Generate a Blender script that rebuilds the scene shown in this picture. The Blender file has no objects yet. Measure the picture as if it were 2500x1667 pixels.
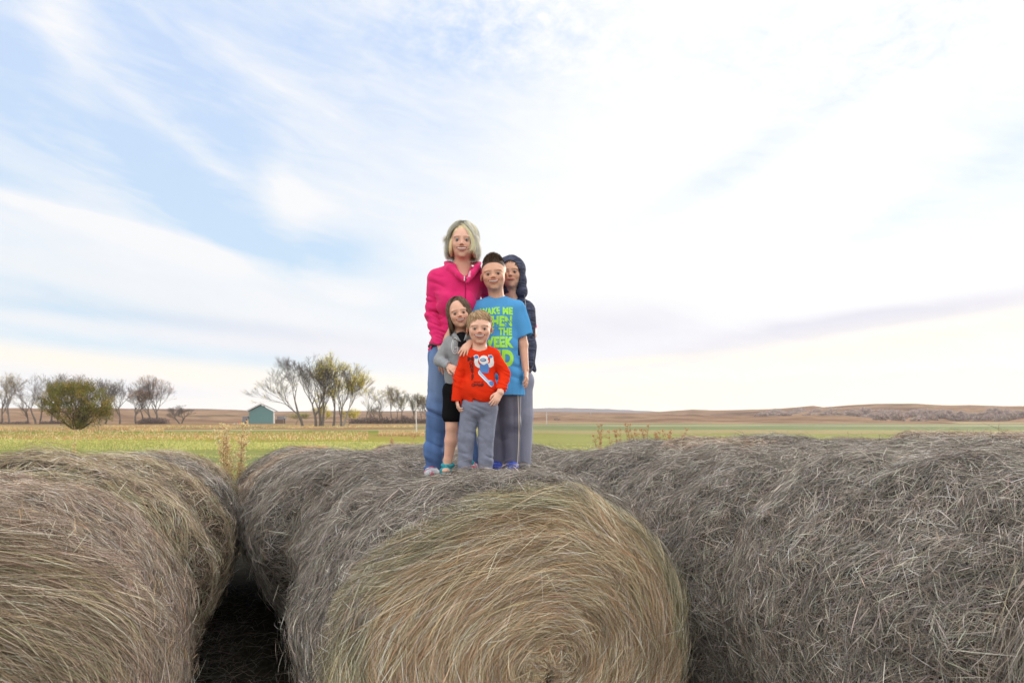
import bpy, math, random
import numpy as np
from mathutils import Vector, Matrix
from mathutils.bvhtree import BVHTree

R = math.radians
F = 1667.0            # focal length in photo pixels
CX, HY = 1250.0, 1020.0   # principal column and horizon row of the photo
CAMZ = 1.70
scene = bpy.context.scene
col = scene.collection

# ------------------------------------------------------------------ camera
cd = bpy.data.cameras.new('camera'); cam = bpy.data.objects.new('camera', cd); col.objects.link(cam)
cam.location = (0, 0, CAMZ); cam.rotation_euler = (R(90), 0, 0)
cd.lens = 24.0; cd.sensor_width = 36.0; cd.shift_y = (HY - 833.5) / 2500.0
cd.clip_start = 0.05; cd.clip_end = 9000
cd.dof.use_dof = True; cd.dof.focus_distance = 4.1; cd.dof.aperture_fstop = 5.0
scene.camera = cam
scene.view_settings.view_transform = 'Standard'; scene.view_settings.look = 'None'
scene.view_settings.exposure = 0.0; scene.view_settings.gamma = 1.0
scene.cycles.use_denoising = True
scene.cycles.max_bounces = 6; scene.cycles.diffuse_bounces = 2

def P(px, py, d):
    """world point seen at photo pixel px,py at depth d"""
    return np.array([(px - CX) / F * d, d, CAMZ + (HY - py) / F * d])

# ------------------------------------------------------------------ node helper
class NT:
    def __init__(s, tree): s.t = tree; s.n = tree.nodes; s.l = tree.links
    def node(s, typ, **kw):
        n = s.n.new(typ)
        for k, v in kw.items():
            if k == 'inp':
                for i, val in v.items(): s.put(n, i, val)
            else: setattr(n, k, v)
        return n
    def put(s, n, i, val):
        sock = n.inputs[i]
        if hasattr(val, 'is_output') : s.l.new(val, sock)
        else: sock.default_value = val
    def math(s, op, a, b=None, c=None, clamp=False):
        n = s.n.new('ShaderNodeMath'); n.operation = op; n.use_clamp = clamp
        s.put(n, 0, a)
        if b is not None: s.put(n, 1, b)
        if c is not None: s.put(n, 2, c)
        return n.outputs[0]
    def mix(s, f, a, b, blend='MIX'):
        n = s.n.new('ShaderNodeMix'); n.data_type = 'RGBA'; n.blend_type = blend
        s.put(n, 0, f)
        for i, v in ((6, a), (7, b)):
            if isinstance(v, tuple) and len(v) == 3: v = v + (1,)
            s.put(n, i, v)
        return n.outputs[2]
    def ramp(s, f, stops):
        n = s.n.new('ShaderNodeValToRGB'); e = n.color_ramp.elements
        while len(e) < len(stops): e.new(0.5)
        for i, (p, c) in enumerate(stops):
            e[i].position = p; e[i].color = tuple(c) + (1,) if len(c) == 3 else c
        s.put(n, 0, f); return n.outputs[0]
    def noise(s, vec, scale, detail=4, rough=.55, dist=0.0):
        n = s.n.new('ShaderNodeTexNoise'); n.inputs['Scale'].default_value = scale
        n.inputs['Detail'].default_value = detail; n.inputs['Roughness'].default_value = rough
        n.inputs['Distortion'].default_value = dist
        if vec is not None: s.l.new(vec, n.inputs['Vector'])
        return n.outputs[0]
    def smooth(s, x, a, b):
        n = s.n.new('ShaderNodeMapRange'); n.interpolation_type = 'SMOOTHSTEP'
        s.put(n, 0, x); n.inputs[1].default_value = a; n.inputs[2].default_value = b
        return n.outputs[0]
    def comb(s, x, y, z):
        n = s.n.new('ShaderNodeCombineXYZ'); s.put(n, 0, x); s.put(n, 1, y); s.put(n, 2, z); return n.outputs[0]

# ------------------------------------------------------------------ sky
SUN_AZ, SUN_EL = R(40), R(15)
w = bpy.data.worlds.new('World'); scene.world = w; w.use_nodes = True
t = NT(w.node_tree); t.n.clear()
tc = t.node('ShaderNodeTexCoord'); sp = t.node('ShaderNodeSeparateXYZ'); t.l.new(tc.outputs['Generated'], sp.inputs[0])
sx, sy, sz = sp.outputs
az = t.math('ARCTAN2', sx, sy)
el = t.math('ARCSINE', t.math('MINIMUM', t.math('MAXIMUM', sz, -1.0), 1.0))
def sky_pt(px, py):
    X = (px - CX) / F; Z = (HY - py) / F
    return math.atan(X), math.atan(Z / math.sqrt(1 + X * X))
def blob(px, py, rx, ry, ang=0, p=1.0):
    """soft elliptical patch of sky at compass direction / height (radians), 0..1"""
    a0, e0 = sky_pt(px, py); rx /= F; ry /= F; c, s_ = math.cos(R(ang)), math.sin(R(ang))
    da = t.math('SUBTRACT', az, a0); de = t.math('SUBTRACT', el, e0)
    u = t.math('DIVIDE', t.math('ADD', t.math('MULTIPLY', da, c), t.math('MULTIPLY', de, s_)), rx)
    v = t.math('DIVIDE', t.math('SUBTRACT', t.math('MULTIPLY', de, c), t.math('MULTIPLY', da, s_)), ry)
    d2 = t.math('ADD', t.math('MULTIPLY', u, u), t.math('MULTIPLY', v, v))
    return t.math('MULTIPLY', t.math('EXPONENT', t.math('MULTIPLY', d2, -1.0)), p)
def total(items):
    a = items[0]
    for b in items[1:]: a = t.math('ADD', a, b)
    return a
sky = t.node('ShaderNodeTexSky'); sky.sky_type = 'NISHITA'; sky.sun_disc = False
sky.sun_elevation = SUN_EL; sky.sun_rotation = SUN_AZ; sky.air_density = 1.0; sky.dust_density = 0.4; sky.ozone_density = 1.5
# streak coordinates: cirrus run down to the right on the left side of the sky
rot = R(-13)
u = t.math('ADD', t.math('MULTIPLY', az, math.cos(rot)), t.math('MULTIPLY', el, math.sin(rot)))
v = t.math('SUBTRACT', t.math('MULTIPLY', el, math.cos(rot)), t.math('MULTIPLY', az, math.sin(rot)))
st = t.noise(t.comb(t.math('MULTIPLY', u, 2.2), t.math('MULTIPLY', v, 9.0), 0.3), 1.6, 7, .58, .55)
fine = t.noise(t.comb(t.math('MULTIPLY', u, 6.0), t.math('MULTIPLY', v, 22.0), 2.3), 2.0, 6, .6, .9)
big = t.noise(t.comb(az, el, 4.1), 2.6, 5, .5, .3)
puff = t.noise(t.comb(t.math('MULTIPLY', az, 26), t.math('MULTIPLY', el, 44), 9.1), 1.0, 5, .65, .3)
# how much blue shows through
blue = total([
    blob(60, 120, 620, 330, 0, .68), blob(600, 180, 430, 240, -12, .46), blob(1050, 180, 300, 190, 0, .35),
    blob(440, 420, 380, 70, -22, .62), blob(560, 565, 180, 42, -28, 1.0), blob(330, 470, 260, 40, -25, .45),
    blob(800, 620, 130, 60, 0, .42), blob(200, 760, 420, 18, -3, .60), blob(60, 700, 220, 20, -8, .40),
    blob(350, 850, 430, 24, -4, .62), blob(700, 900, 260, 26, -3, .40), blob(60, 470, 200, 30, -10, .35),
    blob(1880, 360, 230, 44, 28, .30), blob(1700, 450, 300, 40, 24, .16), blob(2470, 370, 260, 130, 20, .42), blob(2250, 500, 260, 30, 24, .20), blob(2300, 60, 460, 120, 0, .30), blob(1750, 120, 300, 60, 10, .14),
    blob(1280, 60, 260, 90, 0, .35), blob(1010, 740, 130, 50, 10, .25)])
wisp = total([blob(190, 60, 90, 160, 75, .0), blob(150, 110, 60, 230, 18, .55), blob(330, 440, 190, 30, -22, .35),
    blob(250, 545, 420, 16, -9, .55), blob(720, 500, 130, 60, 0, .45), blob(560, 640, 330, 26, -12, .45), blob(330, 250, 60, 260, 40, .35), blob(560, 120, 40, 200, 62, .30), blob(430, 330, 260, 18, -30, .35), blob(700, 480, 50, 80, 20, .4)])
n1 = t.math('MULTIPLY', t.math('SUBTRACT', st, .5), 1.5)
n2 = t.math('MULTIPLY', t.math('SUBTRACT', fine, .5), .8)
n3 = t.math('MULTIPLY', t.math('SUBTRACT', big, .5), .7)
amp = t.math('ADD', .12, t.math('MULTIPLY', t.math('MINIMUM', blue, 1.0), 1.0))
bl = t.math('ADD', t.math('SUBTRACT', blue, wisp), t.math('MULTIPLY', t.math('ADD', t.math('ADD', n1, n2), n3), amp))
pf = t.math('MULTIPLY', total([blob(1200, 40, 330, 120, 0, 1.0), blob(2250, 60, 500, 130, 0, .6)]), t.math('MULTIPLY', t.math('SUBTRACT', puff, .47), 2.2))
bl = t.math('SUBTRACT', bl, pf)
bl = t.math('MINIMUM', t.math('MAXIMUM', bl, 0.0), 1.0)
hi = t.smooth(el, 0.0, .5)
clear = t.mix(hi, (.63, .85, 1.0), (.61, .765, 1.03))
clear = t.mix(.06, clear, t.mix(1.0, sky.outputs[0], (.10, .10, .10), 'MULTIPLY'))
white = t.mix(t.smooth(az, -.35, .45), (.97, .98, 1.0), (1.10, 1.10, 1.085))
c0 = t.mix(bl, white, clear)
# lavender-grey cloud undersides and cream light near the horizon
lav = total([blob(1500, 800, 300, 70, 0, .75), blob(2150, 775, 380, 30, 5, .75), blob(1800, 850, 330, 30, 9, .5),
    blob(2350, 860, 380, 30, 0, .9), blob(2500, 740, 300, 26, 3, .5), blob(1650, 900, 500, 40, 0, .30), blob(800, 850, 380, 40, -3, .45), blob(400, 950, 800, 45, 0, .45),
    blob(1100, 960, 400, 40, 0, .4), blob(600, 800, 300, 20, -4, .3)])
lav = t.math('MULTIPLY', lav, t.math('ADD', .30, t.math('MULTIPLY', st, 1.2)), clamp=True)
c1 = t.mix(lav, c0, (.78, .78, .88))
cream = total([blob(1950, 965, 950, 55, 0, 1.1), blob(2300, 820, 500, 34, 5, .9), blob(200, 885, 520, 26, -5, .65), blob(900, 925, 420, 20, -4, .40),
    blob(1450, 890, 220, 12, 4, .55), blob(2500, 930, 500, 60, 0, .5), blob(500, 985, 600, 14, 0, .3)])
cream = t.math('MULTIPLY', cream, t.math('ADD', .4, t.math('MULTIPLY', fine, 1.2)), clamp=True)
c2 = t.mix(cream, c1, (1.08, 1.0, .84))
glow = total([blob(2350, 930, 500, 160, 0, .20)])
c3 = t.mix(1.0, c2, t.mix(glow, (1, 1, 1), (1.5, 1.42, 1.25)), 'MULTIPLY')
hzf = t.smooth(el, .16, .0); c3 = t.mix(hzf, c3, t.mix(1.0, c3, (1.16, 1.15, 1.13), 'MULTIPLY'))
# unseen sky behind the camera and overhead, raised to brighten the faces
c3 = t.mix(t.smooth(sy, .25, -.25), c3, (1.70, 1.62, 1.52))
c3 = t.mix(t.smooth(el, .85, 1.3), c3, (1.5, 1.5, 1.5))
# below the horizon: dull ground bounce
low = t.smooth(el, -.10, -.01)
c4 = t.mix(low, (.16, .15, .10), c3)
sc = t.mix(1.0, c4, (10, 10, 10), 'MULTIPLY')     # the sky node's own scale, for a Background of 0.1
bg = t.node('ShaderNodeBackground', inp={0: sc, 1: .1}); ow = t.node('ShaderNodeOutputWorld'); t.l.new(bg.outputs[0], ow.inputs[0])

sd = bpy.data.lights.new('sun', 'SUN'); so = bpy.data.objects.new('sun', sd); col.objects.link(so)
sd.energy = 2.8; sd.angle = R(5); sd.color = (1.0, .87, .76)
dvec = Vector((math.sin(SUN_AZ) * math.cos(SUN_EL), math.cos(SUN_AZ) * math.cos(SUN_EL), math.sin(SUN_EL)))
so.rotation_euler = dvec.to_track_quat('Z', 'Y').to_euler()

# ------------------------------------------------------------------ tags and meshes
def tag(o, label=None, cat=None, group=None, kind=None):
    if label: o['label'] = label
    if cat: o['category'] = cat
    if group: o['group'] = group
    if kind: o['kind'] = kind
    return o
def empty(name, loc, label=None, cat=None, group=None):
    o = bpy.data.objects.new(name, None); col.objects.link(o); o.location = loc; o.empty_display_size = .2
    return tag(o, label, cat, group)
def mesh_obj(name, V, faces, mat, parent=None, smooth=True, colr=None, world=True):
    """V (n,3) array; faces: (m,k) array or list of such arrays. Vertices are world coordinates unless world=False."""
    V = np.asarray(V, dtype=np.float64)
    if parent is not None and world:
        mw = np.array(parent.matrix_world.inverted()) if parent.parent or parent.rotation_euler.z else None
        V = V - np.array(ploc(parent))
    fl = [np.asarray(f, dtype=np.int32) for f in (faces if isinstance(faces, list) else [faces]) if len(f)]
    me = bpy.data.meshes.new(name)
    me.vertices.add(len(V)); me.vertices.foreach_set('co', V.astype(np.float32).ravel())
    nl = sum(f.size for f in fl); nf = sum(len(f) for f in fl)
    me.loops.add(nl); me.polygons.add(nf)
    me.loops.foreach_set('vertex_index', np.concatenate([f.ravel() for f in fl]))
    ls = []; off = 0
    for f in fl:
        ls.append(off + np.arange(len(f), dtype=np.int32) * f.shape[1]); off += f.size
    me.polygons.foreach_set('loop_start', np.concatenate(ls))
    if smooth: me.polygons.foreach_set('use_smooth', np.ones(nf, dtype=bool))
    if colr is not None:
        a = me.color_attributes.new('Col', 'FLOAT_COLOR', 'POINT')
        c = np.ones((len(V), 4), dtype=np.float32); c[:, :3] = colr; a.data.foreach_set('color', c.ravel())
    me.update(calc_edges=True); me.validate(verbose=False)
    me.materials.append(mat)
    o = bpy.data.objects.new(name, me); col.objects.link(o)
    if parent is not None: o.parent = parent
    return o
def ploc(o):
    l = Vector(o.location)
    while o.parent: o = o.parent; l += o.location
    return l
def copy_tree(o, parent=None):
    c = o.copy(); col.objects.link(c); c.parent = parent
    for ch in o.children: copy_tree(ch, c)
    return c

# ------------------------------------------------------------------ value noise in numpy
_rt = np.random.RandomState(7).rand(64, 64, 64).astype(np.float32)
def vnoise(p, scale=1.0, seed=0):
    p = np.asarray(p, dtype=np.float32) * scale + np.float32(seed * 13.37 + 100.5)
    i = np.floor(p).astype(np.int32); f = p - i; f = f * f * (3 - 2 * f); i &= 63; j = (i + 1) & 63
    x0, y0, z0 = i[..., 0], i[..., 1], i[..., 2]; x1, y1, z1 = j[..., 0], j[..., 1], j[..., 2]
    fx, fy, fz = f[..., 0], f[..., 1], f[..., 2]
    def L(a, b, k): return a + (b - a) * k
    return 2 * L(L(L(_rt[x0, y0, z0], _rt[x1, y0, z0], fx), L(_rt[x0, y1, z0], _rt[x1, y1, z0], fx), fy),
             L(L(_rt[x0, y0, z1], _rt[x1, y0, z1], fx), L(_rt[x0, y1, z1], _rt[x1, y1, z1], fx), fy), fz) - 1
def fbm(p, scale, oct=3, seed=0):
    s = 0; a = 1; tot = 0
    for k in range(oct):
        s = s + a * vnoise(p, scale * 2 ** k, seed + k); tot += a; a *= .5
    return s / tot

# ------------------------------------------------------------------ materials
def mat(name): m = bpy.data.materials.new(name); m.use_nodes = True; t = NT(m.node_tree); return m, t, t.n['Principled BSDF']
def plain(name, c, rough=.8, spec=.3, metal=0, bump=0, bscale=200):
    m, t, b = mat(name); b.inputs['Base Color'].default_value = tuple(c) + (1,); b.inputs['Roughness'].default_value = rough
    b.inputs['Specular IOR Level'].default_value = spec; b.inputs['Metallic'].default_value = metal
    tcn = t.node('ShaderNodeTexCoord')
    n = t.noise(tcn.outputs['Object'], bscale, 3)
    c2 = t.mix(t.math('MULTIPLY', n, .5), tuple(c), tuple(x * .7 for x in c)); t.l.new(c2, b.inputs['Base Color'])
    if bump:
        bn = t.node('ShaderNodeBump', inp={'Strength': bump, 'Distance': .002, 'Height': n}); t.l.new(bn.outputs[0], b.inputs['Normal'])
    return m
def vcol(name, rough=.8, spec=.3, sss=0, bump=0, bscale=300, sheen=0, trans=0, vary=0):
    m, t, b = mat(name); a = t.node('ShaderNodeVertexColor', layer_name='Col')
    cc = a.outputs[0]
    if vary or bump:
        tcn = t.node('ShaderNodeTexCoord'); n = t.noise(tcn.outputs['Object'], bscale, 3)
    if vary:
        cc = t.mix(1.0, cc, t.ramp(n, [(.25, (1 - vary,) * 3), (.75, (1 + 0 * vary,) * 3)]), 'MULTIPLY')
    t.l.new(cc, b.inputs['Base Color']); b.inputs['Roughness'].default_value = rough
    b.inputs['Specular IOR Level'].default_value = spec
    if sss: b.inputs['Subsurface Weight'].default_value = sss; b.inputs['Subsurface Radius'].default_value = (.012, .005, .003)
    if sheen: b.inputs['Sheen Weight'].default_value = sheen
    if bump:
        bn = t.node('ShaderNodeBump', inp={'Strength': bump, 'Distance': .003, 'Height': n}); t.l.new(bn.outputs[0], b.inputs['Normal'])
    if trans:
        tr = t.node('ShaderNodeBsdfTranslucent'); t.l.new(cc, tr.inputs[0])
        mx = t.node('ShaderNodeMixShader'); mx.inputs[0].default_value = trans
        t.l.new(b.outputs[0], mx.inputs[1]); t.l.new(tr.outputs[0], mx.inputs[2]); t.l.new(mx.outputs[0], t.n['Material Output'].inputs[0])
    return m
# ================================================================== LAND
def sat(v, k): return k * np.tanh(v / k)
def ground_z(x, y):
    x = np.asarray(x, float); y = np.asarray(y, float)
    g = -.025 * sat(y, 26) + .022 * sat(x, 13)
    r = np.hypot(x, y); m = np.clip((r - 14) / 22, 0, 1); m = m * m * (3 - 2 * m)
    return g * (1 - m) + (-.62) * m
rad = np.concatenate([[0], np.linspace(.5, 30, 90), np.geomspace(31, 1720, 90)])
ang = np.linspace(0, 2 * np.pi, 241)[:-1]
RR, AA = np.meshgrid(rad, ang, indexing='ij'); X = RR * np.sin(AA); Y = RR * np.cos(AA)
P3 = np.stack([X, Y, X * 0], -1)
Z = ground_z(X, Y) + .02 * fbm(P3, 1.5, 3, 3) * (RR < 40) + .22 * fbm(P3, .035, 3, 5) * np.clip((RR - 45) / 60, 0, 1) * np.clip((420 - RR) / 150, 0, 1)
V = np.stack([X, Y, Z], -1).reshape(-1, 3)
nr, na = X.shape; i, j = np.meshgrid(np.arange(nr - 1), np.arange(na), indexing='ij'); j2 = (j + 1) % na
Q = np.stack([i * na + j, (i + 1) * na + j, (i + 1) * na + j2, i * na + j2], -1).reshape(-1, 4)[:, ::-1]

m, t, b = mat('field_grass'); geo = t.node('ShaderNodeNewGeometry'); s3 = t.node('ShaderNodeSeparateXYZ'); t.l.new(geo.outputs['Position'], s3.inputs[0])
gx, gy, gz = s3.outputs
wob = t.noise(t.comb(t.math('MULTIPLY', gx, .02), t.math('MULTIPLY', gy, .03), 0), 1.0, 4)
dist = t.math('ADD', gy, t.math('MULTIPLY', t.math('SUBTRACT', wob, .5), t.math('MULTIPLY', gy, .45)))
dn = t.math('DIVIDE', dist, 320, clamp=True)
YG = (.28, .30, .10); GR = (.21, .25, .12); TAN = (.40, .31, .18); DG = (.175, .215, .125); OL = (.27, .23, .09); PALE = (.42, .38, .24); RUST = (.30, .185, .10)
cr = t.ramp(dn, [(0, OL), (.10, GR), (.15, YG), (.22, (.33, .335, .125)), (.30, YG), (.355, TAN), (.40, (.34, .33, .16)), (.44, GR), (.58, (.21, .255, .14)), (.66, PALE), (.76, DG), (.95, TAN)])
cl = t.ramp(dn, [(0, OL), (.10, GR), (.15, YG), (.22, (.34, .32, .07)), (.28, (.36, .29, .09)), (.33, (.22, .26, .05)), (.37, (.18, .23, .05)), (.41, PALE), (.44, RUST), (.55, (.27, .25, .12)), (.64, TAN), (.74, RUST), (.90, (.33, .24, .15))])
side = t.smooth(t.math('DIVIDE', gx, t.math('MAXIMUM', gy, 1.0)), -.22, .12)
cc = t.mix(side, cl, cr)
st1 = t.noise(t.comb(t.math('MULTIPLY', gx, .15), t.math('MULTIPLY', gy, .9), 0), 1.0, 6, .65)
cc = t.mix(1.0, cc, t.ramp(st1, [(.3, (.72, .74, .66)), (.55, (1, 1, 1)), (.75, (1.18, 1.12, 1.0))]), 'MULTIPLY')
nf = t.noise(geo.outputs['Position'], 3.0, 6, .7)
cc = t.mix(1.0, cc, t.ramp(nf, [(.3, (.7, .72, .65)), (.7, (1.12, 1.1, 1.05))]), 'MULTIPLY')
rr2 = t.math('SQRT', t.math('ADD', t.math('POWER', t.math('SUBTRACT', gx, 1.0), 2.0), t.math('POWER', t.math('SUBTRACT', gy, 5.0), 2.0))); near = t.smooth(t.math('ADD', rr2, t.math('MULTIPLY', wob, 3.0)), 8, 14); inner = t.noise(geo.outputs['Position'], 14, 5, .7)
cc = t.mix(near, t.ramp(inner, [(.3, (.010, .011, .008)), (.7, (.05, .042, .03))]), cc)  # ground around the bales darkened, painting in the shade of the gaps
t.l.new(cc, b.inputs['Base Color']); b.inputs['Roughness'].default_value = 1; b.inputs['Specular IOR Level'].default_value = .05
bn = t.node('ShaderNodeBump', inp={'Strength': .8, 'Distance': .15, 'Height': nf}); t.l.new(bn.outputs[0], b.inputs['Normal'])
M_FIELD = m
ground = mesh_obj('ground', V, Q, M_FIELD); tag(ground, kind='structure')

# hills: skyline heights (photo row of the crest) by column
sk = np.array([(-900, 985), (-300, 990), (0, 994), (120, 996), (200, 993), (330, 996), (470, 997), (560, 999), (650, 1003), (760, 1003), (900, 1002), (1000, 1001), (1100, 1003), (1200, 1004), (1290, 1006), (1330, 1004), (1400, 1006), (1480, 1006), (1560, 1007), (1620, 1004), (1690, 999), (1740, 1001), (1800, 1000), (1860, 998), (1920, 996), (1985, 990), (2010, 994), (2080, 989), (2140, 986), (2230, 984), (2300, 988), (2370, 988), (2440, 990), (2500, 989), (2700, 984), (3400, 975)], float)
HR0, HR1, HRC = 310., 1500., 950.
azs = np.linspace(R(-75), R(75), 420); rs = np.linspace(HR0, HR1, 110)
AZ, RS = np.meshgrid(azs, rs, indexing='ij'); px = CX + F * np.tan(np.clip(AZ, -1.2, 1.2))
crest = (HY - np.interp(px, sk[:, 0], sk[:, 1])) / F            # tangent over depth
Dp = RS * np.cos(AZ)
Hc = np.maximum(crest, .004) * HRC * np.cos(AZ) + CAMZ + .62     # height of the crest ridge over the field
s = (RS - HR0) / (HRC - HR0)
up = np.clip(s, 0, 1); prof = np.where(s < 1, .80 * up ** 1.15 + .20 * up ** 4, 1 - .5 * np.clip(s - 1, 0, 1))
P3 = np.stack([RS * np.sin(AZ), RS * np.cos(AZ), 0 * RS], -1)
nz = fbm(P3, .006, 4, 11); nz2 = fbm(P3, .02, 4, 21)
env = np.clip(up * 5, 0, 1) * np.clip((1.0 - up) * 3.0 + .1, 0, 1)
Zh = -.9 + Hc * prof + env * (nz * 8.5 + nz2 * 4.2) * np.clip(Hc / 14, .3, 1.2) + np.where(s >= .9, nz2 * .5, 0)
# never rise above the crest line as seen from the meadow
Zmax = CAMZ + crest * Dp * (.55 + .45 * np.clip(s, 0, 1)) + 1.2 * nz2
Zh = np.where(s < .98, np.minimum(Zh, Zmax), Zh)
V = np.stack([P3[..., 0], P3[..., 1], Zh], -1).reshape(-1, 3)
n0, n1_ = AZ.shape; i, j = np.meshgrid(np.arange(n0 - 1), np.arange(n1_ - 1), indexing='ij')
Q = np.stack([i * n1_ + j, (i + 1) * n1_ + j, (i + 1) * n1_ + j + 1, i * n1_ + j + 1], -1).reshape(-1, 4)
m, t, b = mat('hill_grass'); geo = t.node('ShaderNodeNewGeometry')
sc3 = t.node('ShaderNodeMapping', inp={'Scale': (.010, .014, .07)}); t.l.new(geo.outputs['Position'], sc3.inputs[0])
n_ = t.noise(sc3.outputs[0], 1.0, 7, .62, .4); n2_ = t.noise(geo.outputs['Position'], .06, 6, .7)
cc = t.ramp(n_, [(.30, (.13, .09, .07)), (.44, (.25, .165, .115)), (.56, (.35, .245, .165)), (.66, (.17, .135, .095)), (.78, (.38, .285, .195))])
cc = t.mix(1.0, cc, t.ramp(n2_, [(.3, (.66, .64, .66)), (.65, (1.1, 1.08, 1.05))]), 'MULTIPLY')
t.l.new(cc, b.inputs['Base Color']); b.inputs['Roughness'].default_value = 1; b.inputs['Specular IOR Level'].default_value = 0
hills = mesh_obj('hills', V, Q, m); tag(hills, kind='structure')
hz = Zh
def hill_z(px_, d):
    """height of the hill sheet at photo column px_ and depth d"""
    a = math.atan((px_ - CX) / F); r = d / math.cos(a)
    ia = int(np.clip((a - azs[0]) / (azs[1] - azs[0]), 0, len(azs) - 1)); ir = int(np.clip((r - rs[0]) / (rs[1] - rs[0]), 0, len(rs) - 1))
    return Zh[ia, ir]
# pale blue far ridge right of the people
xs = np.linspace(1150, 1720, 80); rows = []
Dfar = 1560.
for px_ in xs:
    top = np.interp(px_, [1150, 1240, 1320, 1380, 1480, 1560, 1640, 1720], [1008, 1000, 996, 995.5, 998, 1002, 1006, 1014]) + .35 * math.sin(px_ * .13)
    for k, (dz, dd) in enumerate([(0, 0), (1, -1)]):
        pass
    c = P(px_, top, Dfar); rows.append([[c[0] * .92, Dfar * .92, -2], [c[0] * .96, Dfar * .96, (c[2]) * .62], list(c), [c[0] * 1.06, Dfar * 1.05, -2]])
V = np.array(rows).reshape(-1, 3); n0 = len(xs); i, j = np.meshgrid(np.arange(n0 - 1), np.arange(3), indexing='ij')
Q = np.stack([i * 4 + j, (i + 1) * 4 + j, (i + 1) * 4 + j + 1, i * 4 + j + 1], -1).reshape(-1, 4)
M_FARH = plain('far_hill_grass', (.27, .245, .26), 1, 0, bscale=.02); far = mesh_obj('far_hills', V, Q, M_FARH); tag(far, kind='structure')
# ================================================================== HAY BALES
BA, BC, BH = .86, .775, .6        # half width, half height, half length
RIM = {1: .045, 3: .035, 4: .06, 9: .07}   # how much the near rim is rounded off
def bale_surf(th, y, sd, lump=1.0):
    """point on the side of a bale; th 0 = +x, pi/2 = top"""
    q = np.stack([np.cos(th) * 1.0, np.sin(th) * 1.0, y * 1.2], -1)
    qs = np.stack([np.cos(th) * .55, np.sin(th) * .55, y * 5.0], -1)
    r = 1 + lump * (.036 * vnoise(q, 2.6, sd) + .030 * vnoise(q, 6.5, sd + 1) + .022 * vnoise(qs, 2.6, sd + 2) + .016 * vnoise(q, 15, sd + 3))
    e = np.abs(y) / BH
    low_ = 1 if sd in (1, 3, 6, 7, 11) else .55 + 1.5 * np.clip(1 - np.maximum(np.sin(th), 0), 0, 1)
    r = r * (1 - low_ * np.where(y < 0, RIM.get(sd, .09 if sd in (6, 7, 11) else .13), {1: .24, 3: .34, 4: .28}.get(sd, .13)) * np.clip(e, 0, 1.25) ** 5) + {4: .055, 9: .05, 7: .01, 11: .01}.get(sd, 0) * np.exp(-((y + .46) / .13) ** 2)
    x = BA * r * np.cos(th) * (1 - (.10 if sd in (1, 3, 6, 7, 11) else .24) * np.clip(.25 - np.sin(th), 0, 1)); z = BC + BC * r * np.sin(th)
    z = np.where(z < 0.02, .02 + (z - .02) * .2, z)
    return np.stack([x, y, z], -1)
def bale_norm(th):
    n = np.stack([np.cos(th) / BA, 0 * th, np.sin(th) / BC], -1); return n / np.linalg.norm(n, axis=-1, keepdims=True)
def face_surf(rho, al, sd, s=-1):
    q = np.stack([rho * np.cos(al), rho * np.sin(al), 0 * al], -1)
    dome = .075 * (1 - rho ** 2) + .022 * vnoise(q, 3.2, sd + 5) + .012 * np.sin(rho * 30 + 1.5 * vnoise(q, 2, sd + 6)) * (1 - rho)
    edge = bale_surf(al, np.full_like(al, s * BH), sd)
    cx, cz = .04, BC + .035
    x = cx + (edge[..., 0] - cx) * rho; z = cz + (edge[..., 2] - cz) * rho
    return np.stack([x, s * (BH + dome), z], -1)
def ribbons(pos, nrm, width, roll, taper=.25):
    """pos (N,K,3), nrm (N,K,3) -> verts, faces"""
    N, K, _ = pos.shape
    tg = np.gradient(pos, axis=1); tg /= np.linalg.norm(tg, axis=-1, keepdims=True) + 1e-9
    sd = np.cross(nrm, tg); sd /= np.linalg.norm(sd, axis=-1, keepdims=True) + 1e-9
    up = np.cross(tg, sd)
    c, s = np.cos(roll)[:, None, None], np.sin(roll)[:, None, None]
    sv = sd * c + up * s
    k = np.linspace(0, 1, K); prof = 1 - (1 - taper) * np.abs(2 * k - 1) ** 3
    hw = (width[:, None] * prof[None] * .5)[..., None]
    V = np.stack([pos - sv * hw, pos + sv * hw], 2).reshape(-1, 3)
    b = (np.arange(N) * K * 2)[:, None]; j = np.arange(K - 1)[None] * 2
    f = np.stack([b + j, b + j + 1, b + j + 3, b + j + 2], -1).reshape(-1, 4)
    return V, f
def pal(rs_, N, cols, wts, jit=.12, bright=(.75, 1.25)):
    cols = np.array(cols, float); i = rs_.choice(len(cols), N, p=np.array(wts) / sum(wts))
    c = 1.68 * cols[i] * rs_.uniform(bright[0], bright[1], (N, 1)) * (1 + rs_.normal(0, jit * .4, (N, 3)))
    return np.clip(c, .015, .85)
GREY = ([(.21, .19, .17), (.315, .288, .253), (.125, .114, .103), (.46, .42, .37), (.24, .19, .15), (.175, .168, .155)], [4, 3, 3, 1.6, 1.3, 3])
PINK = ([(.30, .24, .20), (.40, .33, .27), (.17, .135, .11), (.50, .43, .36), (.32, .225, .14)], [4, 3, 2.4, 1.6, 1.6])
GOLD = ([(.38, .285, .19), (.48, .395, .29), (.32, .22, .14), (.56, .49, .39), (.26, .17, .105), (.33, .285, .19)], [4, 4, 3, 3, 2, 2])
OLIVE = ([(.32, .288, .20), (.22, .20, .14), (.48, .45, .355), (.30, .235, .14), (.145, .135, .09)], [4, 3, 2, 1.5, 2])
FBROWN = ([(.32, .25, .185), (.42, .355, .27), (.20, .15, .11), (.50, .45, .36), (.25, .235, .14), (.13, .10, .075)], [4, 3, 3, 1.6, 2.5, 2])
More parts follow.
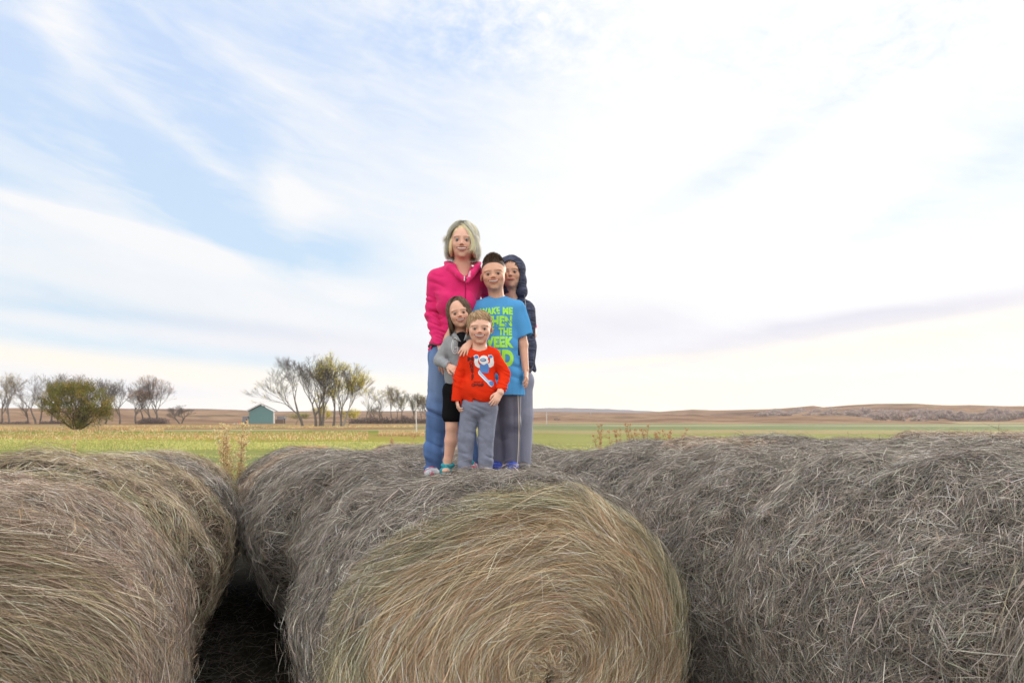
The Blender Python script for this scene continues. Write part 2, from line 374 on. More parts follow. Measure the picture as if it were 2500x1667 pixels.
def side_strands(sd, N, palt, width=(.0011, .0024), length=(.045, .16), K=4, spread=.80, thr=(-.9, 4.04), yr=(-BH * 1.03, BH * 1.03), lift=.022, stray=.05, yw=None):
    rs_ = np.random.RandomState(sd * 17 + 3)
    th0 = rs_.uniform(thr[0], thr[1], N); y0 = rs_.uniform(yr[0], yr[1], N)
    q = np.stack([np.cos(th0), np.sin(th0), y0 * 1.3], -1)
    flow = .62 * vnoise(q, 2.4, sd + 7) + .6 * vnoise(q, 9.0, sd + 8)
    phi = flow * 1.0 + rs_.normal(0, spread, N)
    L = rs_.uniform(length[0], length[1], N) * rs_.uniform(.5, 1, N)
    bend = rs_.normal(0, 1.5, N); base = rs_.gamma(1.6, lift * .5, N) - .014
    st = rs_.rand(N) < stray; curl = rs_.normal(0, 1, N) * .35 + st * rs_.uniform(.5, 2.2, N); rs_c = rs_.normal(0, 1, N)
    ends_ = []
    for k in (-.5, .5):
        d = k * L; th = th0 + d * np.cos(phi) / .82; y = y0 + d * np.sin(phi)
        ends_.append(bale_surf(th, y, sd) + bale_norm(th) * np.maximum(base + np.where(st & (k > 0), np.abs(curl) * L * .22, 0), -.012)[:, None])
    n0_ = bale_norm(th0); sdv = np.cross(n0_, ends_[1] - ends_[0]); pos = []; nr = []
    for k in np.linspace(-.5, .5, K):
        arc = (.25 - k * k) * (L * L / 1.7 + np.abs(rs_c) * L * .12)
        pos.append(ends_[0] * (.5 - k) + ends_[1] * (.5 + k) + n0_ * arc[:, None] + sdv * ((.25 - k * k) * bend * L * .35)[:, None]); nr.append(n0_)
    pos = np.stack(pos, 1); nr = np.stack(nr, 1)
    W = rs_.uniform(width[0], width[1], N) * np.where(rs_.rand(N) < .06, 1.7, 1)
    Vv, f = ribbons(pos, nr, W, rs_.normal(0, .7, N))
    tone = 1 + .22 * vnoise(q, 5, sd + 9) + .18 * vnoise(q, 14, sd + 10)
    c = pal(rs_, N, *palt) * tone[:, None]; c[rs_.rand(N) < .09] *= 1.5; c[rs_.rand(N) < .30] *= .52; c = np.clip(c, .01, .8)
    return Vv, f, np.repeat(c, K * 2, 0)
def face_strands(sd, N, pin, pout, width=(.0010, .0022), length=(.08, .30), K=4, s=-1, rim=.80, lift=.03, tilt=.10):
    rs_ = np.random.RandomState(sd * 31 + 5)
    rho = np.sqrt(rs_.uniform(.0, 1.03, N)); nc_ = N // 16; rho[:nc_] = rs_.uniform(0, .24, nc_); al0 = rs_.uniform(-.9, 4.04, N)
    q = np.stack([rho * np.cos(al0), rho * np.sin(al0), 0 * rho], -1)
    mess = np.clip((.22 - rho) / .22, 0, 1)
    phi = tilt + .26 * vnoise(q, 2.3, sd + 11) * (.5 + rho) + .28 * vnoise(q, 7, sd + 12) + rs_.normal(0, .22, N) + mess * rs_.normal(0, 1.2, N) + (rs_.rand(N) < .05) * rs_.normal(0, 1.0, N)
    L = rs_.uniform(length[0], length[1], N) * (.35 + .65 * np.clip(rho * 1.5, 0, 1)); bend = rs_.normal(0, .5, N)
    base = rs_.gamma(1.6, lift * .4, N) - .008; st = rs_.rand(N) < .02; curl = rs_.normal(0, .25, N) + st * rs_.uniform(.5, 1.8, N)
    pos = []; nr = []; cen = np.array([.04, 0, BC + .035])
    E = []
    for k in (-.5, .5):
        d = k * L; da = d * np.cos(phi) / np.maximum(rho * .82, .12); rr = np.abs(rho + d * np.sin(phi) / .82)
        p = face_surf(np.clip(rr, 0, 1.06), al0 + da, sd, s); o = base + np.where(st, np.abs(curl) * L * .35 * (k + .5), 0)
        p[:, 1] += s * np.maximum(o, -.01) - s * np.clip(rr - .97, 0, 1) * .6; E.append(p)
    mid = (E[0] + E[1]) / 2; rad = mid - cen; rad[:, 1] = 0; rl = np.linalg.norm(rad, axis=1, keepdims=True) + 1e-6; rad /= rl
    sag = (L * L / 8 / np.maximum(rl[:, 0], .16) * np.cos(phi) ** 2 + bend * L * .05)[:, None]
    for k in np.linspace(-.5, .5, K):
        w4 = 1 - 4 * k * k; pos.append(E[0] * (.5 - k) + E[1] * (.5 + k) + rad * sag * w4 + np.array([0, s * .004, 0]) * w4); nr.append(np.tile(np.array([0, float(s), 0]), (N, 1)))
    W = rs_.uniform(width[0], width[1], N) * np.where(rs_.rand(N) < .08, 1.6, 1)
    Vv, f = ribbons(np.stack(pos, 1), np.stack(nr, 1), W, rs_.normal(0, .6, N))
    mixv = (rho + .10 * vnoise(q, 3, sd + 13)) > rim
    ci = pal(rs_, N, *pin); co = pal(rs_, N, *pout); c = np.where(mixv[:, None], co, ci); c[rs_.rand(N) < .10] *= 1.3; c[rs_.rand(N) < .20] *= .55
    c *= (1 + .14 * vnoise(q, 4, sd + 14) + .08 * np.sin(rho * 26 + 2.5 * vnoise(q, 1.5, sd + 15)))[:, None]
    return Vv, f, np.repeat(np.clip(c, .012, .9), K * 2, 0)
def merge(parts):
    Vs, fs, cs = [], [], []; o = 0
    for Vv, f, c in parts: Vs.append(Vv); fs.append(f + o); cs.append(c); o += len(Vv)
    return np.concatenate(Vs), np.concatenate(fs), np.concatenate(cs)
def core_mesh(sd, tone, nth=150, ny=46):
    th = np.linspace(0, 2 * np.pi, nth, endpoint=False); ys = np.linspace(-BH, BH, ny)
    TH, YY = np.meshgrid(th, ys, indexing='ij'); Vv = bale_surf(TH, YY, sd) - bale_norm(TH) * .006
    i, j = np.meshgrid(np.arange(nth), np.arange(ny - 1), indexing='ij'); i2 = (i + 1) % nth
    Q = np.stack([i * ny + j, i * ny + j + 1, i2 * ny + j + 1, i2 * ny + j], -1).reshape(-1, 4)
    Vv = Vv.reshape(-1, 3); n = vnoise(Vv, 30, sd) * .5 + 1
    return Vv, Q, np.array(tone)[None] * n[:, None]
def face_core(sd, tone, s=-1, nth=150, nr_=40):
    al = np.linspace(0, 2 * np.pi, nth, endpoint=False); rh = np.linspace(0.001, 1, nr_)
    A_, R_ = np.meshgrid(al, rh, indexing='ij'); Vv = face_surf(R_, A_, sd, s)
    i, j = np.meshgrid(np.arange(nth), np.arange(nr_ - 1), indexing='ij'); i2 = (i + 1) % nth
    Q = np.stack([i * nr_ + j, i * nr_ + j + 1, i2 * nr_ + j + 1, i2 * nr_ + j], -1).reshape(-1, 4)
    if s > 0: Q = Q[:, ::-1]
    Vv = Vv.reshape(-1, 3); n = vnoise(Vv, 30, sd) * .5 + 1
    return Vv, Q, np.array(tone)[None] * n[:, None]
M_HAY = vcol('dry_hay', rough=.75, spec=.18, trans=.05)
DIRY, DIRX = .920, -.391          # row direction (far end)
ROWA = math.atan2(.391, .920)     # rotation of the bale about z
SC = (.02, 2.82); SL = (-1.98, 2.14); SR = (1.68, 3.52); PERP = (.920, .391)
def bale_at(s_org, tdist, jit=0.0):
    """origin of a row (axis point at the near face) and distance of the bale centre along it"""
    dx = {SL: -.350, SC: -.400 if tdist > 1.4 else DIRX}.get(s_org, DIRX)
    x = s_org[0] + dx * tdist; y = s_org[1] + math.sqrt(1 - dx * dx) * tdist
    return x, y
def lat(p, d): return p[0] + PERP[0] * d, p[1] + PERP[1] * d
def sstep(a, b, x):
    t_ = np.clip((x - a) / (b - a), 0, 1); return t_ * t_ * (3 - 2 * t_)
def trample(V, e, sx):
    """the top of the two bales people stand on is trodden down level"""
    c, s = math.cos(e.rotation_euler.z), math.sin(e.rotation_euler.z)
    x = e.location.x + c * V[:, 0] * sx - s * V[:, 1]; y = e.location.y + s * V[:, 0] * sx + c * V[:, 1]
    q = np.clip(np.abs(V[:, 0]) / BA, 0, .93); base = e.location.z + BC + BC * np.sqrt(1 - q * q)
    tgt = 1.318 + .03 * sstep(-.5, 0, x) - .02 * sstep(-.45, -.7, x)
    m = sstep(2.95, 3.55, y) * (1 - sstep(4.85, 5.15, y)) * sstep(-1.0, -.72, x) * (1 - sstep(.16, .40, x)) * (V[:, 2] > BC * .9)
    V[:, 2] += m * (tgt - base) * sstep(BC * .9, BC * 1.35, V[:, 2])
    return V
def make_bale(sd, dens, palt, fin=None, fout=None, loc=(0, 0), rot=None, wide=1.0, label=None, yoff=0, extra=None, sx=1.0, fn=1.0, side_kw={}, face_kw={}, tread=False):
    x, y = loc; z = float(ground_z(x, y)) + yoff
    e = empty('hay_bale', (x, y, z), label, 'hay bale', 'round hay bales packed end to end in rows')
    e.rotation_euler.z = ROWA if rot is None else rot
    wd = (.0010 * wide, .0022 * wide)
    kw = dict(width=wd); kw.update(side_kw)
    parts = [core_mesh(sd, (.04, .035, .03)), side_strands(sd, int(dens * 1.35), palt, **kw)]
    Vv, f, c = merge(parts)
    if tread: Vv = trample(Vv, e, sx)
    e.scale.x = sx
    o = mesh_obj('weathered_side', Vv, f, M_HAY, e, colr=c, world=False)
    if fin is None: fin = FBROWN; 
    if fout is None: fout = GREY
    kw = dict(width=(.0010 * wide, .0021 * wide)); kw.update(face_kw)
    fp = [face_core(sd, (.055, .042, .028)), face_strands(sd, int(dens * .65 * fn), fin, fout, **kw)]
    if extra: fp += extra
    Vv, f, c = merge(fp); mesh_obj('cut_end', Vv, f, M_HAY, e, colr=c, world=False)
    Vv, f, c = merge([face_core(sd, (.055, .042, .028), s=1)]); mesh_obj('cut_end', Vv, f, M_HAY, e, colr=c, world=False)
    return e
# hanging tuft and loose sheaves on the front bale's cut end
def tuft(sd, N, a0, r0, spreadx, Lr, cols, droop=1.0, side=.35):
    rs_ = np.random.RandomState(sd); pos = []; K = 7
    al = a0 + rs_.normal(0, .035, N); rr = r0 + rs_.normal(0, .03, N)
    p0 = face_surf(rr, al, 1, -1); L = rs_.uniform(Lr[0], Lr[1], N); sxx = rs_.normal(side, spreadx, N); fw = rs_.uniform(.01, .06, N)
    for k in np.linspace(0, 1, K):
        d = k * L
        x = p0[:, 0] + d * np.sin(sxx) * (1 - .35 * k * droop); z = p0[:, 2] - d * np.cos(sxx) * (.55 + .45 * k)
        y = p0[:, 1] - fw * np.sin(k * np.pi * .9) - .012
        pos.append(np.stack([x, y, z], -1))
    pos = np.stack(pos, 1); nr = np.tile(np.array([0., -1., 0.]), (N, K, 1))
    Vv, f = ribbons(pos, nr, rs_.uniform(.0018, .0038, N), rs_.normal(0, .6, N)); c = pal(rs_, N, *cols)
    return Vv, f, np.repeat(c, K * 2, 0)

seams = 1.235
front = make_bale(1, 100000, GREY, GOLD, OLIVE, lat(bale_at(SC, .60), .05), yoff=-.02, sx=.985, label='front hay bale of the middle row, its golden spiral cut end facing the camera',
    fn=2.6, tread=True, face_kw=dict(rim=.91, length=(.09, .30), tilt=.12),
    extra=[tuft(5, 420, .92, .80, .16, (.22, .52), OLIVE), tuft(6, 200, .80, .86, .2, (.18, .45), OLIVE, side=.1), tuft(8, 160, 2.95, .93, .25, (.12, .3), OLIVE, side=-.1), tuft(9, 120, 2.6, .96, .3, (.1, .3), GREY, side=-.3)])
second = make_bale(2, 90000, GREY, loc=(bale_at(SC, .60 + seams)[0] + .19, bale_at(SC, .60 + seams)[1] + .07), tread=True, sx=1.0, label='hay bale the five people stand on, second in the middle row', yoff=.0, fn=.35)
left1 = make_bale(3, 90000, PINK, FBROWN, PINK, lat(bale_at(SL, .60), -.03), label='nearest bale of the left row, its cut end filling the lower left corner', fn=1.6,
    face_kw=dict(rim=.93, tilt=-.05, length=(.12, .36)))
left2 = make_bale(4, 64000, FBROWN, FBROWN, OLIVE, lat(bale_at(SL, .60 + seams * 1.03), -.05), label='second bale of the left row with a golden brown overhanging rim', fn=.7, yoff=.01, wide=1.1, side_kw=dict(spread=.6))
side1 = make_bale(6, 100000, GREY, loc=bale_at(SR, -.62), label='big grey bale side filling the right edge of the photo', fn=.3, yoff=.015)
side2 = make_bale(7, 100000, GREY, loc=bale_at(SR, .62), label='grey bale of the right row touching the front spiral bale', fn=.3, yoff=.0)
side3 = make_bale(11, 70000, GREY, loc=bale_at(SR, .62 + seams), label='third bale of the right row, just right of the people', fn=.3, wide=1.15)
left2.scale = (1.035, 1, 1.03); midA_s = 1
for e_, r_ in ((second, .01), (left1, -.02), (left2, .03), (side1, -.03), (side2, .02), (side3, -.02)): e_.rotation_euler.z += r_
def clone(src, org, tdist, label, dz=0, flip=True, rz=0.0):
    c = copy_tree(src); x, y = lat(bale_at(org, tdist), {SL: .12, SC: -.10}.get(org, 0)); c.location = (x, y, float(ground_z(x, y)) + dz)
    c.rotation_euler.z = ROWA + rz; c['label'] = label
    return c
# middling bales
midA = make_bale(8, 44000, GREY, loc=lat(bale_at(SC, .60 + 2 * seams), -.05), label='third bale of the middle row, left of the woman', wide=1.35, fn=.5, side_kw=dict(length=(.06, .24)))
midB = make_bale(9, 44000, FBROWN, loc=lat(bale_at(SL, .60 + 2.05 * seams), .05), label='third bale of the left row, its rim overhanging the gap', wide=1.35, fn=.7, yoff=.02, side_kw=dict(length=(.06, .24)))
midC = make_bale(10, 40000, GREY, loc=lat(bale_at(SC, .60 + 3 * seams), -.07), label='fourth bale of the middle row', wide=1.5, fn=.5, side_kw=dict(length=(.06, .26)))
far_p = [make_bale(20 + k, 30000, GREY if k != 1 else PINK, loc=(-50, -50 - 3 * k), label='x', wide=1.6, fn=.3, side_kw=dict(length=(.08, .28))) for k in range(3)]
ordn = ['first', 'second', 'third', 'fourth', 'fifth', 'sixth', 'seventh', 'eighth', 'ninth', 'tenth', 'eleventh', 'twelfth']
clone(midC, SL, .60 + 3.08 * seams, 'fourth bale of the left row, near the tall dry weed', dz=.0, rz=.03)
clone(midB, SL, .60 + 4.1 * seams, 'fifth bale of the left row, its last before the meadow', rz=-.02)
k_ = 0
rr_ = random.Random(4)
for n in range(4, 6): clone(far_p[n % 3], SC, .60 + n * seams, ordn[n] + ' bale of the middle row counting from the spiral end', dz=rr_.uniform(-.04, .03), rz=rr_.uniform(-.04, .04))
for n in range(2, 8):
    clone([midA, midC][n % 2] if n < 4 else far_p[n % 3], SR, .62 + n * seams, ordn[n + 1] + ' bale of the row right of the front spiral bale', dz=rr_.uniform(-.05, .03), rz=rr_.uniform(-.05, .05))
ends = {2: (-2, 4), 3: (-3, 4), 4: (-3, 4), 5: (-2, 4), 6: (-2, 4), 7: (-1, 4), 8: (-1, 4)}
off = 0
for r_i in range(2, 9):
    off_d = 1.85 * (r_i - 1)
    org = (SR[0] + PERP[0] * off_d, SR[1] + PERP[1] * off_d)
    for n in range(*ends[r_i]):
        src = far_p[(n + r_i) % 3] if r_i > 2 or n > 1 else [midA, midC][n % 2]
        xx, yy = bale_at(org, .62 + n * seams)
        if abs(xx / max(yy, .1)) > .95: continue
        clone(src, org, .62 + n * seams + rr_.uniform(-.05, .05), '%s visible bale of the %s row right of the spiral bale' % (ordn[n - ends[r_i][0]], ordn[r_i - 1]), dz=rr_.uniform(-.06, .05), rz=rr_.uniform(-.06, .06))
for o in far_p:
    for ch in list(o.children): bpy.data.objects.remove(ch)
    bpy.data.objects.remove(o)

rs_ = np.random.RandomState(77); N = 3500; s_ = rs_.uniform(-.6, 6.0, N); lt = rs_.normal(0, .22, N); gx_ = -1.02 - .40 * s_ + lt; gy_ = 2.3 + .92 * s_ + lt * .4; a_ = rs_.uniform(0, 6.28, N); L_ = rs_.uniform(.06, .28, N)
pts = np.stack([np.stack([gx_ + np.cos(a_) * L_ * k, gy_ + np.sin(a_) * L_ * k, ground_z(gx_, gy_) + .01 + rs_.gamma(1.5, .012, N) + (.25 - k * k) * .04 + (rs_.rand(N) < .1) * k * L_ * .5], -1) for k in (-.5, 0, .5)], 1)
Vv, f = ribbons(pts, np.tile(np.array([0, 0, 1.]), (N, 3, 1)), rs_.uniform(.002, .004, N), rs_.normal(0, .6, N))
tag(mesh_obj('loose_straw', Vv, f, M_HAY, None, colr=np.repeat(pal(rs_, N, *GREY) * .45, 6, 0)), 'loose straw littering the dark floor of the gap between the rows', 'straw', kind='stuff')  # straw colour cut down to paint in the shade of the gap
# ================================================================== IMPLICIT BODIES
def axis(lo, hi, coarse, fines=()):
    """grid coordinates, finer inside the given (a, b, step) ranges"""
    out = [lo]; 
    while out[-1] < hi:
        x = out[-1]; h = coarse
        for a, b, s in fines:
            if a <= x <= b: h = min(h, s)
        out.append(x + h)
    return np.array(out, dtype=np.float32)
class Vol:
    def __init__(s, lo, hi, h, fx=(), fy=(), fz=()):
        s.ax = [axis(lo[0], hi[0], h, fx), axis(lo[1], hi[1], h, fy), axis(lo[2], hi[2], h, fz)]
        s.D = np.full([len(a) for a in s.ax], .2, dtype=np.float32)
    def block(s, lo, hi):
        sl = [slice(max(0, int(np.searchsorted(a, l)) - 1), min(len(a), int(np.searchsorted(a, h_)) + 1)) for a, l, h_ in zip(s.ax, lo, hi)]
        g = [a[c] for a, c in zip(s.ax, sl)]
        return tuple(sl), g[0][:, None, None], g[1][None, :, None], g[2][None, None, :]
    def comb(s, sl, d, k, op):
        A = s.D[sl]; d = d.astype(np.float32)
        if op == 'add':
            if k > 0: h = np.clip(.5 + .5 * (A - d) / k, 0, 1); s.D[sl] = A * (1 - h) + d * h - k * h * (1 - h)
            else: s.D[sl] = np.minimum(A, d)
        else:
            d = -d
            if k > 0: h = np.clip(.5 - .5 * (A - d) / k, 0, 1); s.D[sl] = A * (1 - h) + d * h + k * h * (1 - h)
            else: s.D[sl] = np.maximum(A, d)
    def cone(s, a, b, r1, r2, k=.01, op='add', fl=1.0, fdir=None):
        """tapered limb; fl < 1 flattens it along fdir (default y)"""
        a = np.asarray(a, float); b = np.asarray(b, float); m = max(r1, r2) / min(fl, 1) * max(fl, 1) + k + .03
        sl, x, y, z = s.block(np.minimum(a, b) - m, np.maximum(a, b) + m)
        if s.D[sl].size == 0: return
        ba = b - a; L2 = float(ba @ ba) + 1e-12
        px, py, pz = x - a[0], y - a[1], z - a[2]
        t_ = np.clip((px * ba[0] + py * ba[1] + pz * ba[2]) / L2, 0, 1)
        qx, qy, qz = px - t_ * ba[0], py - t_ * ba[1], pz - t_ * ba[2]
        if fl != 1.0:
            f = np.array([0., 1., 0.]) if fdir is None else np.asarray(fdir, float); f = f / np.linalg.norm(f)
            dd = qx * f[0] + qy * f[1] + qz * f[2]
            l = np.sqrt(np.maximum(qx * qx + qy * qy + qz * qz + dd * dd * (1 / fl ** 2 - 1), 1e-12))
            d = (l - (r1 + (r2 - r1) * t_)) * (.5 + .5 * fl)
        else:
            d = np.sqrt(qx * qx + qy * qy + qz * qz) - (r1 + (r2 - r1) * t_)
        s.comb(sl, d, k, op)
    def ell(s, c, r, k=.01, op='add', M=None):
        """ellipsoid, M = 3x3 with local axes as columns"""
        c = np.asarray(c, float); r = np.asarray(r, float); m = max(r) + k + .03
        sl, x, y, z = s.block(c - m, c + m)
        if s.D[sl].size == 0: return
        px, py, pz = x - c[0], y - c[1], z - c[2]
        if M is None: lx, ly, lz = px + 0 * (py + pz), py + 0 * px, pz + 0 * px
        else: lx, ly, lz = [px * M[0, i] + py * M[1, i] + pz * M[2, i] for i in range(3)]
        k0 = np.sqrt((lx / r[0]) ** 2 + (ly / r[1]) ** 2 + (lz / r[2]) ** 2)
        k1 = np.sqrt((lx / r[0] ** 2) ** 2 + (ly / r[1] ** 2) ** 2 + (lz / r[2] ** 2) ** 2) + 1e-6
        s.comb(sl, k0 * (k0 - 1) / k1, k, op)
    def plane(s, p, n, k=.004, lo=None, hi=None):
        """keep the side the normal points away from; optionally only inside a box"""
        p = np.asarray(p, float); n = np.asarray(n, float); n = n / np.linalg.norm(n)
        lo_ = [a[0] - 1 for a in s.ax] if lo is None else lo; hi_ = [a[-1] + 1 for a in s.ax] if hi is None else hi
        sl, x, y, z = s.block(lo_, hi_)
        d = -((x - p[0]) * n[0] + (y - p[1]) * n[1] + (z - p[2]) * n[2])
        s.comb(sl, d, k, 'sub')
    def path(s, pts, rs, **kw):
        for i in range(len(pts) - 1): s.cone(pts[i], pts[i + 1], rs[i], rs[i + 1], **kw)
    def wrinkle(s, fn, band=.03):
        I = np.where(np.abs(s.D) < band)
        p = np.stack([s.ax[q][I[q]] for q in range(3)], -1)
        s.D[I] += fn(p).astype(np.float32)
    def mesh(s):
        D = s.D; n = D.shape; S = D < 0
        cnt = np.zeros([n[0] - 1, n[1] - 1, n[2] - 1], dtype=np.int8)
        for i in (0, 1):
            for j in (0, 1):
                for k in (0, 1): cnt += S[i:n[0] - 1 + i, j:n[1] - 1 + j, k:n[2] - 1 + k]
        act = (cnt > 0) & (cnt < 8); I = np.stack(np.where(act), -1)
        idx = np.full(act.shape, -1, dtype=np.int32); idx[act] = np.arange(len(I))
        sm = np.zeros((len(I), 3)); c = np.zeros(len(I)); cor = [(i, j, k) for i in (0, 1) for j in (0, 1) for k in (0, 1)]
        val = {o: D[I[:, 0] + o[0], I[:, 1] + o[1], I[:, 2] + o[2]] for o in cor}
        pos = {o: np.stack([s.ax[q][I[:, q] + o[q]] for q in range(3)], -1).astype(float) for o in cor}
        for a in cor:
            for q in range(3):
                if a[q] == 0:
                    b = tuple(1 if w_ == q else a[w_] for w_ in range(3))
                    va, vb = val[a], val[b]; m = (va < 0) != (vb < 0)
                    tt = np.where(m, va / np.where(m, va - vb, 1), 0)[:, None]
                    sm += np.where(m[:, None], pos[a] + (pos[b] - pos[a]) * tt, 0); c += m
        V = sm / np.maximum(c, 1)[:, None]; quads = []
        for q in range(3):
            A_ = [slice(1, -1)] * 3; A_[q] = slice(0, n[q] - 1); B_ = list(A_); B_[q] = slice(1, n[q])
            sa, sb = S[tuple(A_)], S[tuple(B_)]; E = np.stack(np.where(sa != sb), -1)
            flip = sa[tuple(E.T)]; off_ = np.array([1, 1, 1]); off_[q] = 0; E = E + off_
            u_, v_ = (q + 1) % 3, (q + 2) % 3; e1 = np.zeros(3, int); e1[u_] = 1; e2 = np.zeros(3, int); e2[v_] = 1
            g = lambda X_: idx[X_[:, 0], X_[:, 1], X_[:, 2]]
            Qd = np.stack([g(E - e1 - e2), g(E - e2), g(E), g(E - e1)], -1)
            Qd[~flip] = Qd[~flip][:, ::-1]; quads.append(Qd)
        return V, np.concatenate(quads)
def unit(v): v = np.asarray(v, float); return v / (np.linalg.norm(v) + 1e-12)
def rotm(yaw=0, pitch=0, roll=0):
    """head frame: -Y is forward. yaw about z, pitch about x, roll about y (degrees)"""
    return np.array((Matrix.Rotation(R(yaw), 3, 'Z') @ Matrix.Rotation(R(pitch), 3, 'X') @ Matrix.Rotation(R(roll), 3, 'Y')))

# ------------------------------------------------------------------ head
class Head:
    def __init__(s, c, H, W=1.0, yaw=0, pitch=0, roll=0, smile=1.0, openm=1.0, brow=(.10, .06, .035), lip=(.5,.15,.13), iris=(.10, .16, .24), child=False, squint=0.0, skin=(.62, .40, .30)):
        s.c = np.asarray(c, float); s.H = H; s.W = W; s.M = rotm(yaw, pitch, roll)
        s.smile, s.openm, s.brow, s.lip, s.iris, s.child, s.squint, s.skin = smile, openm, brow, lip, iris, child, squint, skin
        s.ez = -.045 if child else -.01
    def w(s, p): p = np.asarray(p, float) * np.array([s.W, 1, 1]); return s.c + s.H * (s.M @ p)
    def e(s, V, c, r, k=.04, op='add', M=None):
        r = np.array(r) * np.array([s.W, 1, 1]); V.ell(s.w(c), np.array(r) * s.H, k * s.H, op, s.M if M is None else s.M @ M)
    def cn(s, V, a, b, r1, r2, k=.03, op='add', **kw): V.cone(s.w(a), s.w(b), r1 * s.H, r2 * s.H, k * s.H, op, **kw)
    def mouth(s, t_, dz=0, dy=0):
        """mouth curve, t -1..1"""
        wd = .130 + .030 * s.smile
        return (t_ * wd, -.415 + .085 * t_ * t_ + dy, -.262 + .050 * s.smile * t_ * t_ + dz)
    def add(s, V):
        ch = s.child; e = lambda *a, **k: s.e(V, *a, **k)
        e((0, .06, .14), (.335, .415, .36), .05)                      # skull
        e((0, -.09, .02), (.305, .33, .36), .06)                     # forehead and midface
        e((0, -.11, -.16), (.27 if not ch else .285, .27, .27), .06)
        e((0, -.15, -.30), (.185 if not ch else .19, .215, .165), .08)   # jaw
        e((0, -.285, -.425), (.075, .065, .06), .08)                 # chin
        for sgn in (-1, 1):
            ck = .10 if ch else .085
            e((sgn * .165, -.285, -.145 + .02 * s.smile), (ck, ck * .8, ck), .06)   # cheeks
            e((sgn * .14, -.345, s.ez + .10), (.10, .04, .03), .06)               # brow ridge
            e((sgn * .135, -.430, s.ez), (.085, .052, .048), .07, 'sub')            # socket
        # nose
        s.cn(V, (0, -.365, s.ez + .05), (0, -.445 if not ch else -.425, -.125), .026, .036, .035)
        e((0, -.445 if not ch else -.425, -.135), (.040, .040, .034), .025)
        for sgn in (-1, 1): e((sgn * .045, -.405, -.145), (.026, .032, .024), .022)
        # eyes: lids round the almond opening
        for sgn in (-1, 1):
            c = (sgn * .135, -.352, s.ez)
            e(c, (.062, .055, .05), .012)
            op_h = .024 * (1 - .40 * s.squint)
            e((sgn * .135, -.418, s.ez - .002), (.058, .04, op_h), .006, 'sub')
        # lips and mouth
        ts = np.linspace(-1, 1, 9); sep = .034 * s.openm
        up = [s.mouth(a, dz=+sep * (1 - a * a) + .010) for a in ts]; lo = [s.mouth(a, dz=-sep * 1.25 * (1 - a * a) - .012, dy=.004) for a in ts]
        for L_, r_ in ((up, .0165), (lo, .021)):
            for i in range(8):
                q = 1 - .5 * max(abs(ts[i]), abs(ts[i + 1])); s.cn(V, L_[i], L_[i + 1], r_ * q, r_ * q, .016)
        if s.openm > 0:
            for i in range(1, 7): s.cn(V, s.mouth(ts[i], dz=-.002), s.mouth(ts[i + 1], dz=-.002), sep * .95 * (1 - .6 * ts[i] ** 2), sep * .95 * (1 - .6 * ts[i + 1] ** 2), .004, 'sub')
        # ears
        for sgn in (-1, 1):
            Me = rotm(sgn * 24, 0, sgn * -8)
            e((sgn * .345, .02, -.045), (.028, .075, .112), .015, M=Me)
            e((sgn * .375, .00, -.035), (.020, .042, .07), .012, 'sub', M=Me)
    def color(s, V, skin=None):
        """albedo for skin vertices"""
        base = np.array(s.skin); q = (V - s.c) @ s.M / s.H; q[:, 0] /= s.W
        base = base * np.array([1.19, 1.10, 1.09]); C = np.tile(base, (len(V), 1)) * (1 + .05 * fbm(V, 60, 2, 3)[:, None])
        def blend(m, c): 
            m = np.clip(m, 0, 1)[:, None]; C[:] = C * (1 - m) + np.array(c) * m
        front = q[:, 1] < -.15; head = (np.abs(q[:, 2]) < .62) & (np.abs(q[:, 0]) < .55) & (np.abs(q[:, 1]) < .6)
        for sgn in (-1, 1):
            d = np.linalg.norm((q - np.array([sgn * .18, -.34, -.15])) / np.array([.13, .2, .11]), axis=1)
            blend(head * front * .22 * np.exp(-d * d), base * np.array([1.05, .68, .62]))
            d = np.linalg.norm((q - np.array([sgn * .36, .02, -.04])) / np.array([.06, .12, .12]), axis=1)
            blend(head * .5 * np.exp(-d ** 4), base * np.array([1.05, .70, .62]))
            # socket shade painted into the skin colour, and lashes
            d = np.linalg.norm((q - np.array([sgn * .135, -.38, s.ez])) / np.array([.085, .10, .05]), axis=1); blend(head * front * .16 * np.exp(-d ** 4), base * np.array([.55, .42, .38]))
            xx = (q[:, 0] - sgn * .135) / .062; zz = q[:, 2] - s.ez
            top = .024 * (1 - .40 * s.squint) * np.sqrt(np.clip(1 - xx * xx, 0, 1))
            blend(head * front * (np.abs(xx) < 1.08) * np.exp(-((zz - top - .003) / .012) ** 2) * .85, (.035, .02, .018))
            blend(head * front * (np.abs(xx) < 1.0) * np.exp(-((zz + top + .002) / .008) ** 2) * .12, (.16, .08, .06))
            xb = (q[:, 0] * sgn - .14) / .105; zb = s.ez + .098 - .028 * xb * xb * (xb > 0) - .012 * xb * xb
            blend(head * front * (np.abs(xb) < 1.05) * np.exp(-((q[:, 2] - zb) / (.014 - .005 * np.clip(xb, 0, 1))) ** 2) * .50, s.brow)
        d = np.linalg.norm((q - np.array([0, -.45, -.14])) / np.array([.07, .09, .05]), axis=1)
        blend(head * .15 * np.exp(-d * d), base * np.array([1.05, .68, .6]))
        for sgn in (-1, 1):
            d = np.linalg.norm((q - np.array([sgn * .028, -.455, -.165])) / np.array([.016, .04, .010]), axis=1); blend(head * .8 * np.exp(-d * d), (.12, .05, .04))
        # lips
        wd = .130 + .030 * s.smile; tx = q[:, 0] / wd; sep = .034 * s.openm
        mc = -.262 + .050 * s.smile * tx * tx; env = np.sqrt(np.clip(1 - tx * tx, 0, 1))
        th_ = (.034 + sep) * env; dz = np.abs(q[:, 2] - mc + .004)
